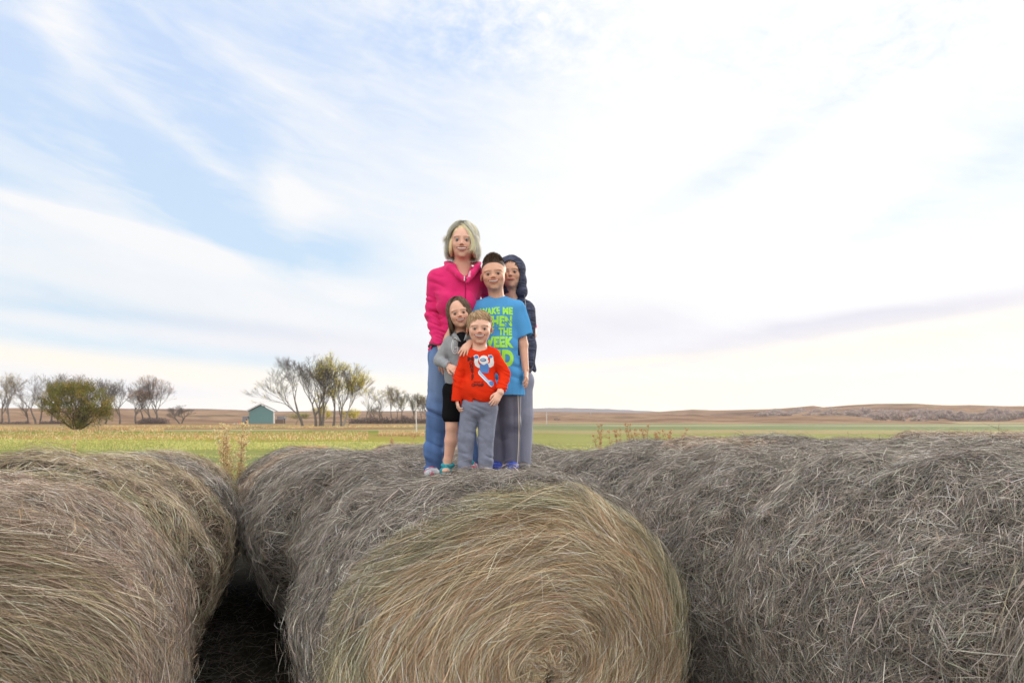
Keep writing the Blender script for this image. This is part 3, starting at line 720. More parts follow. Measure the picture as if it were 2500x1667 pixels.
        blend(head * (q[:, 1] < -.24) * (np.abs(tx) < 1) * np.clip((th_ - dz) / .010, 0, 1) * .92, s.lip)
        if s.openm > 0: blend(head * (np.abs(tx) < .92) * np.clip((sep * .8 * env - dz) / .005, 0, 1), (.06, .018, .015))
        # smile creases
        return np.clip(C, .01, .95)
    def bits(s, parent):
        """eyes and teeth as their own parts"""
        for sgn in (-1, 1):
            r = .060 * s.H; c = s.w((sgn * .135 * (1), -.343, s.ez)); n, m_ = 26, 20
            th = np.linspace(0, np.pi, m_); ph = np.linspace(0, 2 * np.pi, n, endpoint=False); T, H_ = np.meshgrid(th, ph, indexing='ij')
            L = np.stack([np.sin(T) * np.cos(H_), -np.cos(T), np.sin(T) * np.sin(H_)], -1).reshape(-1, 3)
            V = c + r * (L @ s.M.T); i, j = np.meshgrid(np.arange(m_ - 1), np.arange(n), indexing='ij'); j2 = (j + 1) % n
            Q = np.stack([i * n + j, i * n + j2, (i + 1) * n + j2, (i + 1) * n + j], -1).reshape(-1, 4)
            a = np.degrees(T.reshape(-1)); C = np.where((a < 15)[:, None], (.008, .008, .008), np.where((a < 42)[:, None], np.array(s.iris) * .6, (.42, .38, .37)))
            mesh_obj('eye', V, Q, M_EYE, parent, colr=C)
        if s.openm > 0:
            ts = np.linspace(-.82, .82, 19); V = []
            for dz in (.026, -.018 * s.openm):
                for yy in (.012, .03):
                    for a in ts:
                        p = np.array(s.mouth(a)); V.append(s.w(p + np.array([0, yy + .0, dz * (1 - .6 * a * a) + .002])))
            n = len(ts); i = np.arange(n - 1); Q = np.concatenate([np.stack([i, i + 2 * n, i + 1 + 2 * n, i + 1], -1), np.stack([i + n, i + 1 + n, i + 1 + 3 * n, i + 3 * n], -1), np.stack([i, i + 1, i + 1 + n, i + n], -1), np.stack([i + 2 * n, i + 3 * n, i + 1 + 3 * n, i + 1 + 2 * n], -1)])
            mesh_obj('teeth', np.array(V), Q, M_TEETH, parent, smooth=False)
def frame(d, nrm):
    """columns: x side, y = palm normal, z = along"""
    z = unit(d); y = unit(np.asarray(nrm, float) - z * (z @ np.asarray(nrm, float))); x = np.cross(y, z); return np.stack([x, y, z], 1)
def hand(V, wrist, d, palm, size, thumb=1, curl=(.35, .45, .5, .6), spread=.10, wr=.022, tc=.4, k=.006):
    """wrist point, direction of the hand, the way the palm faces, thumb on +x or -x of that frame"""
    M = frame(d, palm); S = size / .185; wrist = np.asarray(wrist, float); w_ = lambda x, y, z: wrist + M @ (np.array([x * thumb, y, z]) * S)
    f = M[:, 1]
    V.path([w_(0, 0, -.01), w_(0, 0, .035), w_(0, .002, .075)], [wr * 1.0, .030 * S, .034 * S], k=.012 * S, fl=.48, fdir=f)
    for i, xx in enumerate((.026, .009, -.009, -.026)):   # knuckle pads
        V.cone(w_(xx * .6, 0, .03), w_(xx, 0, .082 - abs(i - 1) * .004), .010 * S, .0105 * S, k=.008 * S)
    LN = (.072, .080, .074, .058)
    for i, xx in enumerate((.027, .009, -.009, -.026)):
        base = np.array([xx, .001, .083 - abs(i - 1) * .004]); a = spread * (xx / .027); c = curl[i]; p = base; ang_ = c * .5; pts = [w_(*p)]; rr = [.0098, .0090, .0082, .0066]
        for sgm, fr in enumerate((.46, .30, .24)):
            p = p + LN[i] * fr * np.array([math.sin(a) * math.cos(ang_), math.sin(ang_), math.cos(ang_) * math.cos(a)]); pts.append(w_(*p)); ang_ += c * (.9 if sgm == 0 else .7)
        V.path(pts, [q * S * (.86 if i == 3 else 1) for q in rr], k=.0022 * S)
    p0, p1, p2, p3 = (.020, .006, .015), (.040, .014, .045), (.050, .018 + .015 * tc, .070), (.050 - .010 * tc, .022 + .030 * tc, .094)
    V.path([w_(*p0), w_(*p1), w_(*p2), w_(*p3)], [.014 * S, .0120 * S, .0102 * S, .0078 * S], k=.004 * S)
def cloth_noise(amp, freq, seed, stretch=(1, 1, .45), sharp=True):
    """folds: ridged noise, stretched"""
    st_ = np.array(stretch)
    def f(p):
        q = p * st_; w1 = vnoise(q, freq, seed); w2 = vnoise(q, freq * 2.1, seed + 4)
        w3 = vnoise(q + w2[:, None] * .01, freq * 4.6, seed + 8); return amp * ((1 - 2 * np.abs(w1)) * .7 + .5 * w2 - .2 + .09 * (1 - 2.5 * np.abs(w3)))
    return f
def sleeve_folds(pts, amp, freq, seed, reach=.10):
    """irregular creases gathered round given points"""
    pts = np.asarray(pts, float)
    def f(p):
        d = np.min(np.linalg.norm(p[:, None] - pts[None], axis=2), 1); e_ = np.exp(-(d / reach) ** 2)
        q = p * np.array([.45, .45, 1.25]); q[:, 2] += p[:, 0] * .5
        w1 = vnoise(q, freq * .14, seed); w2 = vnoise(q, freq * .26, seed + 3)
        return amp * e_ * ((1 - 3.4 * np.abs(w1)) + .4 * w2)
    return f
def finish(vol, name, mat_, parent, c=None, colr=None):
    V, Q = vol.mesh()
    if colr is None: C = np.tile(np.array(c, float), (len(V), 1)) if c is not None else None
    else: C = colr(V)
    return mesh_obj(name, V, Q, mat_, parent, colr=C)
def hair_ribbons(paths, nrms, w, palt, seed, mat_, parent, name='hair', extra=None):
    rs_ = np.random.RandomState(seed); N, K, _ = paths.shape
    V, f = ribbons(paths, nrms, np.full(N, w) * rs_.uniform(.6, 1.3, N), rs_.normal(0, .5, N), taper=.2)
    C = np.repeat(pal(rs_, N, *palt), K * 2, 0)
    if extra: V, f, C = merge([(V, f, C)] + [extra])
    return mesh_obj(name, V, f, mat_, parent, colr=C)

M_SKIN = vcol('skin', rough=.55, spec=.35, sss=.12, bump=.08, bscale=700)
M_EYE = vcol('eye', rough=.12, spec=.6)
M_TEETH = plain('teeth', (.92, .90, .84), .3, .5)
M_HAIR = vcol('hair', rough=.5, spec=.35)
# ================================================================== PEOPLE
GRP = None
def person(px, py, d, label):
    p = P(px, py, d); e = empty('person', tuple(p), label, 'person'); return e
def vol_px(x0, x1, y0, y1, d, dd=(-.3, .3), h=.004, **k):
    a = P(x0, y1, d); b = P(x1, y0, d)
    return Vol((a[0], d + dd[0], a[2]), (b[0], d + dd[1], b[2]), h, **k)
def zr(y0, y1, d, s): return (P(0, y1, d)[2], P(0, y0, d)[2], s)
def hairstyle(hd, n, bottom, seed, palt, parent, part_phi=0, r=(.375, .40, .47, .44), cen=(0, .06, .11), K=8, w=.0035, sweep=0, flick=.0, wave=.02, crown=(0, .10), thick=.05, tuck=0, name='hair', mat_=None, minth=0, extra=None, jit=.05, part=None, spread_=50):
    """locks from the crown. bottom(phi) gives the height (head units) where a lock ends; phi 0 = face, +-180 = nape"""
    rs_ = np.random.RandomState(seed); phi0 = rs_.uniform(-180, 180, n); layer = rs_.uniform(0, 1, n) ** .6
    bz = np.array([bottom(p) for p in phi0]) + rs_.normal(0, jit, n)
    s0 = rs_.uniform(0, .55, n) * (rs_.rand(n) < .55) + minth
    c = np.array(cen); pts = []; nr = []
    ry = np.where(np.abs(phi0) < 90, r[1], r[2])
    # theta at which the lock meets its end height (over the skull) and further straight drop
    top = c[2] + r[3]; zmid = c[2]
    arc_end = np.where(bz > zmid, np.arccos(np.clip((bz - zmid) / r[3], -1, 1)), np.pi / 2)
    drop = np.maximum(zmid - bz, 0); total_ = arc_end + drop / r[3]
    wv = rs_.uniform(0, 6.28, n)
    for k in range(K):
        f = s0 + (1 - s0) * k / (K - 1); a = total_ * f
        pt = 0 if part is None else np.sign(phi0 - part) * spread_ * np.clip(1 - np.abs(phi0 - part) / 95, 0, 1) * np.minimum(1, f * 1.35) ** .8
        ph = np.radians(phi0 + pt + sweep * f * np.cos(np.radians(phi0 / 2)) + 4 * np.sin(wv + f * 5))
        th = np.minimum(a, arc_end); dr = np.maximum(a - arc_end, 0) * r[3]
        ex = 1 + (thick * layer) + .012 * np.sin(f * 9 + wv)
        fl_ = flick * np.clip(f - .75, 0, 1) * 4 * (dr > 0); tk = 1 - tuck * dr
        x = r[0] * np.sin(th) * np.sin(ph) * ex * tk * (1 + fl_) + c[0] + crown[0] * (1 - np.sin(th))
        y = -ry * np.sin(th) * np.cos(ph) * ex * tk + c[1]
        z = zmid + r[3] * np.cos(th) * ex - dr + wave * np.sin(wv + f * 7) * .3
        p = np.stack([x * hd.W, y, z], -1); pts.append(hd.c + hd.H * (p @ hd.M.T))
        nn = np.stack([np.sin(th) * np.sin(ph), -np.sin(th) * np.cos(ph), np.cos(th) + .01], -1); nr.append(nn @ hd.M.T)
    return hair_ribbons(np.stack(pts, 1), np.stack(nr, 1), w, palt, seed, mat_ or M_HAIR, parent, name, extra=extra)
def shoe(parent, heel, toe, w_, h_, c1, c2, mat_, name='shoe', sole=(.6, .6, .6)):
    heel = np.asarray(heel, float); toe = np.asarray(toe, float); lo = np.minimum(heel, toe) - w_ * 1.4; hi = np.maximum(heel, toe) + w_ * 1.4; hi[2] += h_
    V = Vol(lo, hi, .004)
    mid = heel * .45 + toe * .55
    V.cone(heel + [0, 0, .01], mid, w_ * .85, w_, k=.02, fl=.8, fdir=(0, 0, 1)); V.cone(mid, toe, w_, w_ * .82, k=.02, fl=.72, fdir=(0, 0, 1))
    V.cone(heel + [0, 0, h_ * .2], heel + [0, 0, h_ * .8], w_ * .85, w_ * .75, k=.03)
    V.plane((0, 0, min(heel[2], toe[2]) - w_ * .55), (0, 0, -1), k=.006)
    V.wrinkle(cloth_noise(.002, 60, 3, (1, 1, 1)), .02)
    zs = min(heel[2], toe[2]) - w_ * .25
    def cf(v):
        n = vnoise(v, 45, 8); C = np.where((n > .32)[:, None], np.array(c2), np.array(c1)); return np.where((v[:, 2] < zs)[:, None], np.array(sole), C)
    return finish(V, name, mat_, parent, colr=cf)
def bvh_of(*objs):
    vs, fs = [], []; o_ = 0
    for ob in objs:
        off_ = ploc(ob); vs += [tuple(v.co + off_) for v in ob.data.vertices]; fs += [tuple(i + o_ for i in p.vertices) for p in ob.data.polygons]; o_ = len(vs)
    return BVHTree.FromPolygons(vs, fs)
import bmesh
def decal(name, bm, bvh, parent, color, mat_, d, lift=.0022, maxlen=.008, jitter=0, holes=0):
    """bm holds flat geometry in photo pixels (x, y); it is draped over the garment"""
    for it in range(6):
        es = [e for e in bm.edges if (e.verts[0].co - e.verts[1].co).length * d / F > maxlen]
        if not es: break
        bmesh.ops.subdivide_edges(bm, edges=es, cuts=1); bmesh.ops.triangulate(bm, faces=bm.faces[:])
    dead = []
    for v in bm.verts:
        p = P(v.co.x, v.co.y, d); hit = bvh.ray_cast(Vector((p[0], p[1] - 1.0, p[2])), Vector((0, 1, 0)))
        if hit[0] is None: dead.append(v); continue
        v.co = hit[0] + Vector((0, -lift, 0)) - Vector(ploc(parent))
    if dead: bmesh.ops.delete(bm, geom=dead, context='VERTS')
    if holes:
        bad = [f for f in bm.faces if vnoise(np.array(f.calc_center_median()) + 5.0, 55, 4) + .6 * vnoise(np.array(f.calc_center_median()) + 5.0, 140, 5) > holes]
        bmesh.ops.delete(bm, geom=bad, context='FACES')
    me = bpy.data.meshes.new(name); bm.to_mesh(me); bm.free(); me.materials.append(mat_)
    a = me.color_attributes.new('Col', 'FLOAT_COLOR', 'POINT'); a.data.foreach_set('color', np.tile(np.array(tuple(color) + (1,), dtype=np.float32), len(me.vertices)))
    for p in me.polygons: p.use_smooth = True
    o = bpy.data.objects.new(name, me); col.objects.link(o); o.parent = parent; return o
def text_bm(txt, x0, x1, y0, y1, bold=.03, skew=0.0):
    """filled letters scaled into a pixel box"""
    cu = bpy.data.curves.new('t', 'FONT'); cu.body = txt; cu.offset = bold; cu.resolution_u = 4; cu.space_character = 1.08
    ob = bpy.data.objects.new('t', cu); col.objects.link(ob); dg = bpy.context.evaluated_depsgraph_get()
    me = bpy.data.meshes.new_from_object(ob.evaluated_get(dg)); bpy.data.objects.remove(ob); bpy.data.curves.remove(cu)
    bm = bmesh.new(); bm.from_mesh(me); bpy.data.meshes.remove(me)
    bmesh.ops.remove_doubles(bm, verts=bm.verts[:], dist=1e-4)
    xs = [v.co.x for v in bm.verts]; ys = [v.co.y for v in bm.verts]; a, b, c, e = min(xs), max(xs), min(ys), max(ys)
    for v in bm.verts:
        u_ = (v.co.x - a) / (b - a); w_ = (v.co.y - c) / (e - c); v.co = Vector((x0 + u_ * (x1 - x0), y1 + (y0 - y1) * w_ + skew * u_, 0))
    bmesh.ops.triangulate(bm, faces=bm.faces[:]); return bm
def poly_bm(polys):
    bm = bmesh.new()
    for pl in polys:
        vs = [bm.verts.new((x, y, 0)) for x, y in pl]; bm.faces.new(vs)
    bmesh.ops.triangulate(bm, faces=bm.faces[:]); return bm
def disc(cx_, cy_, rx, ry, n=14, a=0): return [(cx_ + rx * math.cos(q * 6.2832 / n) * math.cos(a) - ry * math.sin(q * 6.2832 / n) * math.sin(a), cy_ + rx * math.cos(q * 6.2832 / n) * math.sin(a) + ry * math.sin(q * 6.2832 / n) * math.cos(a)) for q in range(n)]

M_FLEECE = vcol('fleece', rough=1, spec=.03, bump=.35, bscale=420, sheen=.15, vary=.14)
M_JERSEY = vcol('jersey', rough=1, spec=.04, bump=.25, bscale=500, vary=.12)
M_DENIM = vcol('denim', rough=.9, spec=.12, bump=.2, bscale=650, vary=.2)
M_HEATHER = vcol('heather_knit', rough=.95, spec=.08, bump=.3, bscale=500, vary=.35)
M_SATIN = vcol('track_fabric', rough=.45, spec=.35, bump=.05, bscale=900, vary=.04)
M_INK = vcol('print_ink', rough=.7, spec=.2)
M_SHOE = vcol('shoe_leather', rough=.6, spec=.3, vary=.2, bscale=120)
M_METAL = plain('zip_metal', (.55, .55, .57), .3, .5, metal=.8)

# ---------------------------------------------------------------- woman
D0 = 4.42
def J(x, y, dd=0): return P(x, y, D0 + dd)
W_ = person(1095, 1160, D0, 'blonde woman in a pink fleece and blue jeans, tallest, standing behind the children')
hd = Head(J(1130, 594, -.02), .222, 1.0, yaw=0, pitch=-2, roll=1, smile=1.0, openm=1.0, brow=(.20, .12, .07), lip=(.54, .165, .15), iris=(.10, .15, .20), skin=(.64, .42, .33))
V = vol_px(1015, 1330, 540, 1175, D0, (-.36, .52), .007, fz=[zr(540, 650, D0, .0024), zr(785, 925, D0, .0032)], fx=[(J(1060, 0)[0], J(1170, 0)[0], .0026), (J(1285, 0)[0], J(1320, 0)[0], .004)], fy=[(D0 - .22, D0 + .13, .003)])
hd.add(V)
V.cone(hd.w((0, .07, -.20)), J(1128, 664, .03), .052, .054, k=.03); V.cone(J(1128, 660, .03), J(1124, 690, .03), .056, .085, k=.04, fl=.8)
V.ell(J(1118, 725, .02), (.125, .085, .15), k=.04); V.ell(J(1108, 830, .02), (.10, .08, .12), k=.04); V.ell(J(1100, 880, .02), (.13, .10, .10), k=.04)
V.path([J(1066, 680, .02), J(1056, 775, .03), J(1080, 856, -.12)], [.034, .029, .024], k=.008)
V.path([J(1176, 682, .05), J(1218, 770, .34), J(1300, 798, .30)], [.034, .029, .024], k=.008)
V.path([J(1078, 885), J(1064, 1005), J(1056, 1135)], [.06, .045, .035], k=.03); V.path([J(1118, 885, .03), J(1124, 1005, .02), J(1146, 1126, .02)], [.06, .045, .035], k=.03)
hand(V, J(1080, 858, -.125), J(1082, 912, -.15) - J(1080, 858, -.125), (.25, 1, 0), .175, thumb=-1, curl=(.25, .3, .35, .4), wr=.026)
hand(V, J(1303, 794, .27), (.10, -.35, -1), (-1, .1, -.1), .165, thumb=1, curl=(.4, .45, .5, .5), wr=.025)
finish(V, 'body', M_SKIN, W_, colr=hd.color); hd.bits(W_)
# jacket
V = vol_px(1020, 1320, 635, 865, D0, (-.32, .52), .004)
V.ell(J(1116, 715, .02), (.158, .118, .18), k=.05); V.ell(J(1112, 800, .02), (.122, .104, .18), k=.05); V.ell(J(1104, 850, .02), (.152, .124, .11), k=.04)
V.ell(J(1096, 738, -.07), (.055, .05, .06), k=.06); V.ell(J(1142, 738, -.07), (.055, .05, .06), k=.06)
V.path([J(1128, 668, .03), J(1068, 680, .02)], [.06, .062], k=.05); V.path([J(1128, 668, .03), J(1176, 682, .04)], [.06, .062], k=.05)
V.path([J(1066, 684, .02), J(1057, 772, .02), J(1080, 862, -.125)], [.062, .050, .038], k=.010)
V.path([J(1178, 684, .05), J(1220, 770, .36), J(1298, 797, .31)], [.064, .052, .040], k=.03)
colr_ = [J(1139, 688, -.135), J(1121, 672, -.105), J(1098, 655, -.045), J(1094, 643, .05), J(1128, 634, .125), J(1166, 642, .06), J(1165, 655, -.045), J(1152, 670, -.10), J(1140, 688, -.135)]
V.path(colr_, [.008, .017, .022, .024, .022, .022, .022, .016, .008], k=.012, fl=.8)
V.cone(J(1130, 640, -.10), J(1138, 686, -.14), .050, .004, k=.006, op='sub', fl=4)
V.ell(J(1130, 640, .03), (.066, .075, .07), k=.01, op='sub')
V.plane(J(0, 847), (0, 0, -1), k=.008, lo=J(1000, 900, -1), hi=J(1200, 800, 1))
V.plane(J(1080, 861, -.13), J(1082, 912, -.15) - J(1079, 840, -.12), k=.006, lo=J(1066, 880, -.30), hi=J(1105, 850, -.04))
f1 = cloth_noise(.007, 8, 21, (1, 1, .35)); f2 = sleeve_folds([J(1056, 790, 0), J(1068, 835, -.06), J(1048, 760, 0)], .007, 210, 5, .12); f3 = sleeve_folds([J(1085, 700, -.05), J(1160, 715, -.05)], .004, 120, 9, .12)
V.wrinkle(lambda p: f1(p) + f2(p) + f3(p))
PINKC = np.array((.80, .035, .20))
def jc(v):
    C = np.tile(PINKC, (len(v), 1)) * (1 + .08 * fbm(v, 30, 3, 7)[:, None])
    zx = J(1138, 0)[0]; m = (np.abs(v[:, 0] - zx + (v[:, 2] - J(0, 690)[2]) * .03) < .0035) & (v[:, 1] < D0 - .05) & (v[:, 2] < J(0, 686)[2]); C[m] *= .45
    m = (v[:, 2] < J(0, 664)[2]) & (v[:, 2] > J(0, 686)[2]) & (v[:, 0] > J(1141, 0)[0]) & (v[:, 0] < J(1152, 0)[0]) & (v[:, 1] < D0 - .07); C[m] = (.72, .42, .55)
    return C
jk = finish(V, 'jacket', M_FLEECE, W_, colr=jc)
bv = bvh_of(jk)
z1 = bv.ray_cast(Vector(J(1138, 692, -1)), Vector((0, 1, 0)))[0]; zy = z1.y if z1 else D0 - .15
V = Vol((J(1136, 0)[0] - .02, zy - .03, J(0, 702)[2]), (J(1140, 0)[0] + .02, zy + .03, J(0, 682)[2]), .0016)
V.ell((J(1138, 0)[0], zy - .006, J(0, 688)[2]), (.005, .004, .007), k=.002); V.cone((J(1138, 0)[0], zy - .008, J(0, 690)[2]), (J(1138, 0)[0], zy - .008, J(0, 697)[2]), .0035, .0045, k=.002)
finish(V, 'zip_pull', M_METAL, jk, c=(.6, .6, .6))
# dark top seen inside the collar
V = vol_px(1095, 1175, 640, 720, D0, (-.2, .2), .004)
V.cone(J(1160, 652, -.03), J(1150, 668, -.062), .012, .010, k=.01)
finish(V, 'undershirt', M_JERSEY, W_, c=(.02, .022, .03))
# jeans
V = vol_px(1015, 1185, 825, 1165, D0, (-.22, .26), .005)
V.ell(J(1100, 868, .02), (.150, .118, .14), k=.04)
V.path([J(1080, 885), J(1066, 1000, -.01), J(1059, 1145, 0)], [.094, .070, .064], k=.02); V.path([J(1120, 885, .03), J(1126, 1005, .03), J(1147, 1128, .03)], [.090, .066, .062], k=.02)
V.plane(J(0, 1146), (0, 0, -1), k=.004, lo=J(1015, 1160, -1), hi=J(1095, 1100, 1)); V.plane(J(0, 1128), (0, 0, -1), k=.004, lo=J(1112, 1145, -1), hi=J(1190, 1090, 1)); V.plane(J(0, 842), (0, 0, 1), k=.004)
f1 = cloth_noise(.008, 9, 31, (1.4, 1.2, .22)); f2 = sleeve_folds([J(1062, 1010, -.03), J(1055, 1120, -.05), J(1070, 1125, 0), J(1140, 1110, 0)], .012, 110, 4, .12)
V.wrinkle(lambda p: f1(p) + f2(p))
def jn(v):
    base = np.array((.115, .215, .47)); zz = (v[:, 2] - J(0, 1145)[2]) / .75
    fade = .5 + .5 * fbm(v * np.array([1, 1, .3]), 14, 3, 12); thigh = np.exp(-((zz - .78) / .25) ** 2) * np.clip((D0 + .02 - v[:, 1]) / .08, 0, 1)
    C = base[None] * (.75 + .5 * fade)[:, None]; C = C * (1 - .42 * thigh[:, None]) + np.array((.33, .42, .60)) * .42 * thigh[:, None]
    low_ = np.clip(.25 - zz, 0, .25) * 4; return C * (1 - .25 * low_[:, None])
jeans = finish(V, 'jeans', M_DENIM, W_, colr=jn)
V = vol_px(1030, 1170, 835, 850, D0, (-.2, .25), .004); V.ell(J(1102, 850, .02), (.153, .122, .12), k=.04); V.plane(J(0, 848), (0, 0, -1), k=.003); V.plane(J(0, 841), (0, 0, 1), k=.003)
finish(V, 'belt', M_SHOE, W_, c=(.015, .015, .017))
for (a, b) in ((J(1058, 1149, .03), J(1050, 1157, -.14)), (J(1148, 1136, .05), J(1150, 1143, -.10))): shoe(W_, a, b, .043, .05, (.60, .66, .74), (.75, .12, .22), M_SHOE, sole=(.62, .60, .62))
# hair
def wb(p):
    a = abs(p)
    if -26 < p < -2: return .02
    return -.37 + .05 * math.cos(R(p))
shell = Vol(hd.c - .2, hd.c + .2, .0045)
e = lambda *a_, **k_: hd.e(shell, *a_, **k_)
e((0, .09, .12), (.372, .43, .435), .05); e((0, .20, -.14), (.33, .26, .32), .1); e((-.33, .03, -.12), (.085, .24, .28), .06); e((.34, .03, -.14), (.085, .24, .28), .06)
e((.0, -.60, -.19), (.245, .42, .36), .03, 'sub'); e((0, -.45, -.62), (.20, .40, .3), .05, 'sub')
shell.wrinkle(cloth_noise(.004, 40, 3, (1, 1, .2)))
Vs, Qs = shell.mesh(); Cs = np.tile(np.array((.70, .56, .34)), (len(Vs), 1)) * (1 + .3 * fbm(Vs * np.array([1, 1, .2]), 90, 2, 4)[:, None])
BLOND2 = ([(.66, .53, .32), (.56, .43, .24), (.74, .62, .42), (.40, .28, .15)], [4, 3, 3, 1])
BLOND = ([(.92, .78, .50), (.82, .66, .39), (.96, .88, .66), (.55, .40, .22), (.88, .72, .44)], [4, 3, 4, .6, 2])
hairstyle(hd, 4600, wb, 11, BLOND, W_, r=(.41, .44, .50, .45), sweep=0, flick=.34, wave=.10, thick=.22, tuck=.42, part=-8, spread_=58, w=.0024, extra=(Vs, Qs, Cs), jit=.07)
# long swept lock over the right cheek and the tuft on the crown
rs_ = np.random.RandomState(3); N = 90; K = 9; k_ = np.linspace(0, 1, K)
cp = np.array([(-.02, -.14, .52), (.14, -.36, .36), (.28, -.38, .12), (.35, -.33, -.12), (.33, -.34, -.28), (.25, -.40, -.36)])
tt = np.linspace(0, 5, K); base_ = np.stack([np.interp(tt, range(6), cp[:, q]) for q in range(3)], -1)
for _ in range(3): base_[1:-1] = (base_[:-2] + 2 * base_[1:-1] + base_[2:]) / 4
o1 = rs_.normal(0, 1, (N, 1, 3)) * np.array([.020, .012, .02]); o2 = rs_.normal(0, 1, (N, 1, 3)) * np.array([.055, .02, .05]); cut = rs_.uniform(.7, 1.0, (N, 1, 1))
kk = k_[None, :, None] * cut; pts = np.stack([np.stack([np.interp(kk[i, :, 0], k_, base_[:, q]) for q in range(3)], -1) for i in range(N)]) + o1 + o2 * kk ** 1.5
wisp_ = rs_.rand(N) < .16; pts[wisp_] += np.array([-.17, -.03, .03]) * (kk[wisp_] ** 3)
pw = hd.c + hd.H * (pts @ hd.M.T)
hair_ribbons(pw, np.tile(np.array([.4, -.6, .5]), (N, K, 1)), .0018, BLOND2, 5, M_HAIR, W_)
N = 170; a_ = rs_.uniform(-1, 1, N); L_ = rs_.uniform(.08, .24, N)
pts = np.stack([np.stack([.02 + a_ * .09 + (a_ * .35 - .15) * L_ * q, -.06 + rs_.normal(0, .03, N) + 0 * q, .50 + L_ * .36 * math.sin(q * 2.6)], -1) for q in np.linspace(0, 1, 6)], 1)
hair_ribbons(hd.c + hd.H * (pts @ hd.M.T), np.tile(np.array([0., -1, .1]), (N, 6, 1)), .0028, BLOND, 6, M_HAIR, W_)

# ---------------------------------------------------------------- girl
D0 = 4.17
G_ = person(1110, 1152, D0, 'small girl with a brown bob in a grey zip hoodie and black shorts')
hd = Head(J(1121, 766, -.02), .190, 1.0, yaw=4, pitch=-2, roll=-11, smile=.9, openm=.8, brow=(.16, .10, .07), lip=(.54, .165, .15), iris=(.12, .09, .07), child=True, skin=(.64, .41, .31), squint=.15)
V = vol_px(1045, 1185, 715, 1165, D0, (-.28, .2), .006, fz=[zr(720, 812, D0, .0023), zr(822, 918, D0, .0027)], fx=[(J(1085, 0)[0], J(1160, 0)[0], .0025)], fy=[(D0 - .27, D0 + .1, .0028)])
hd.add(V); V.cone(hd.w((0, .06, -.22)), J(1124, 822, .02), .034, .036, k=.02); V.ell(J(1124, 850, .02), (.085, .06, .09), k=.04); V.ell(J(1122, 910, .02), (.075, .06, .09), k=.04); V.ell(J(1120, 955, .02), (.08, .065, .06), k=.03)
V.path([J(1101, 832, .02), J(1073, 880, .02), J(1093, 892, -.10)], [.028, .024, .018], k=.01); V.path([J(1147, 832, .02), J(1164, 858, -.04), J(1148, 838, -.16)], [.028, .024, .018], k=.01)
V.path([J(1106, 960, .02), J(1102, 1020, .01), J(1103, 1042, 0), J(1101, 1075, .01), J(1094, 1122, .02), J(1092, 1138, .02)], [.046, .040, .036, .037, .026, .027], k=.015)
V.path([J(1138, 960, .03), J(1138, 1020, .03), J(1138, 1042, .03), J(1139, 1075, .03), J(1140, 1120, .04), J(1140, 1134, .04)], [.046, .040, .036, .037, .026, .027], k=.015)
for x_, y_ in ((1092, 1142), (1140, 1136)): V.cone(J(x_, y_, .03), J(x_ - 4, y_ + 7, -.10), .024, .024, k=.02, fl=.6, fdir=(0, 0, 1))
hand(V, J(1094, 893, -.11), J(1112, 902, -.16) - J(1094, 893, -.11), (.1, .8, -.5), .115, thumb=1, curl=(.5, .6, .6, .6), wr=.017)
hand(V, J(1147, 836, -.17), J(1129, 862, -.215) - J(1147, 836, -.17), (.3, 1, -.2), .120, thumb=1, curl=(.15, .2, .25, .3), spread=.22, wr=.017)
finish(V, 'body', M_SKIN, G_, colr=hd.color); hd.bits(G_)
V = vol_px(1050, 1185, 808, 955, D0, (-.25, .2), .0036)
V.ell(J(1125, 850, .02), (.098, .078, .10), k=.04); V.ell(J(1122, 915, .02), (.092, .076, .12), k=.04); V.path([J(1124, 828, .02), J(1101, 833, .02)], [.04, .042], k=.03); V.path([J(1124, 828, .02), J(1147, 833, .02)], [.04, .042], k=.03)
V.path([J(1100, 834, .02), J(1072, 880, .02), J(1094, 892, -.10)], [.044, .037, .028], k=.015); V.path([J(1148, 834, .02), J(1165, 860, -.04), J(1150, 840, -.15)], [.042, .034, .028], k=.015)
V.path([J(1126, 833, -.075), J(1110, 820, -.045), J(1104, 812, .03), J(1124, 806, .075), J(1144, 812, .03), J(1140, 820, -.045), J(1130, 833, -.075)], [.008, .015, .018, .02, .018, .015, .008], k=.008)
V.cone(J(1125, 808, -.05), J(1128, 834, -.09), .030, .004, k=.005, op='sub', fl=3); V.plane(J(0, 939), (0, 0, -1), k=.006)
V.plane(J(1096, 893, -.108), J(1112, 902, -.16) - J(1094, 893, -.11), k=.004, lo=J(1090, 915, -.2), hi=J(1112, 875, -.06))
V.plane(J(1146, 837, -.165), J(1129, 862, -.215) - J(1147, 836, -.17), k=.004, lo=J(1120, 860, -.26), hi=J(1155, 820, -.10))
f1 = cloth_noise(.007, 14, 41); V.wrinkle(f1)
def gc(v):
    C = np.tile(np.array((.40, .43, .47)), (len(v), 1)) * (1 + .10 * fbm(v, 60, 3, 7)[:, None])
    m = (np.abs(v[:, 0] - J(1129, 0)[0]) < .003) & (v[:, 1] < D0 - .03) & (v[:, 2] < J(0, 830)[2]); C[m] = (.55, .55, .58); return C
hoodie = finish(V, 'hoodie', M_HEATHER, G_, colr=gc)
bv = bvh_of(hoodie)
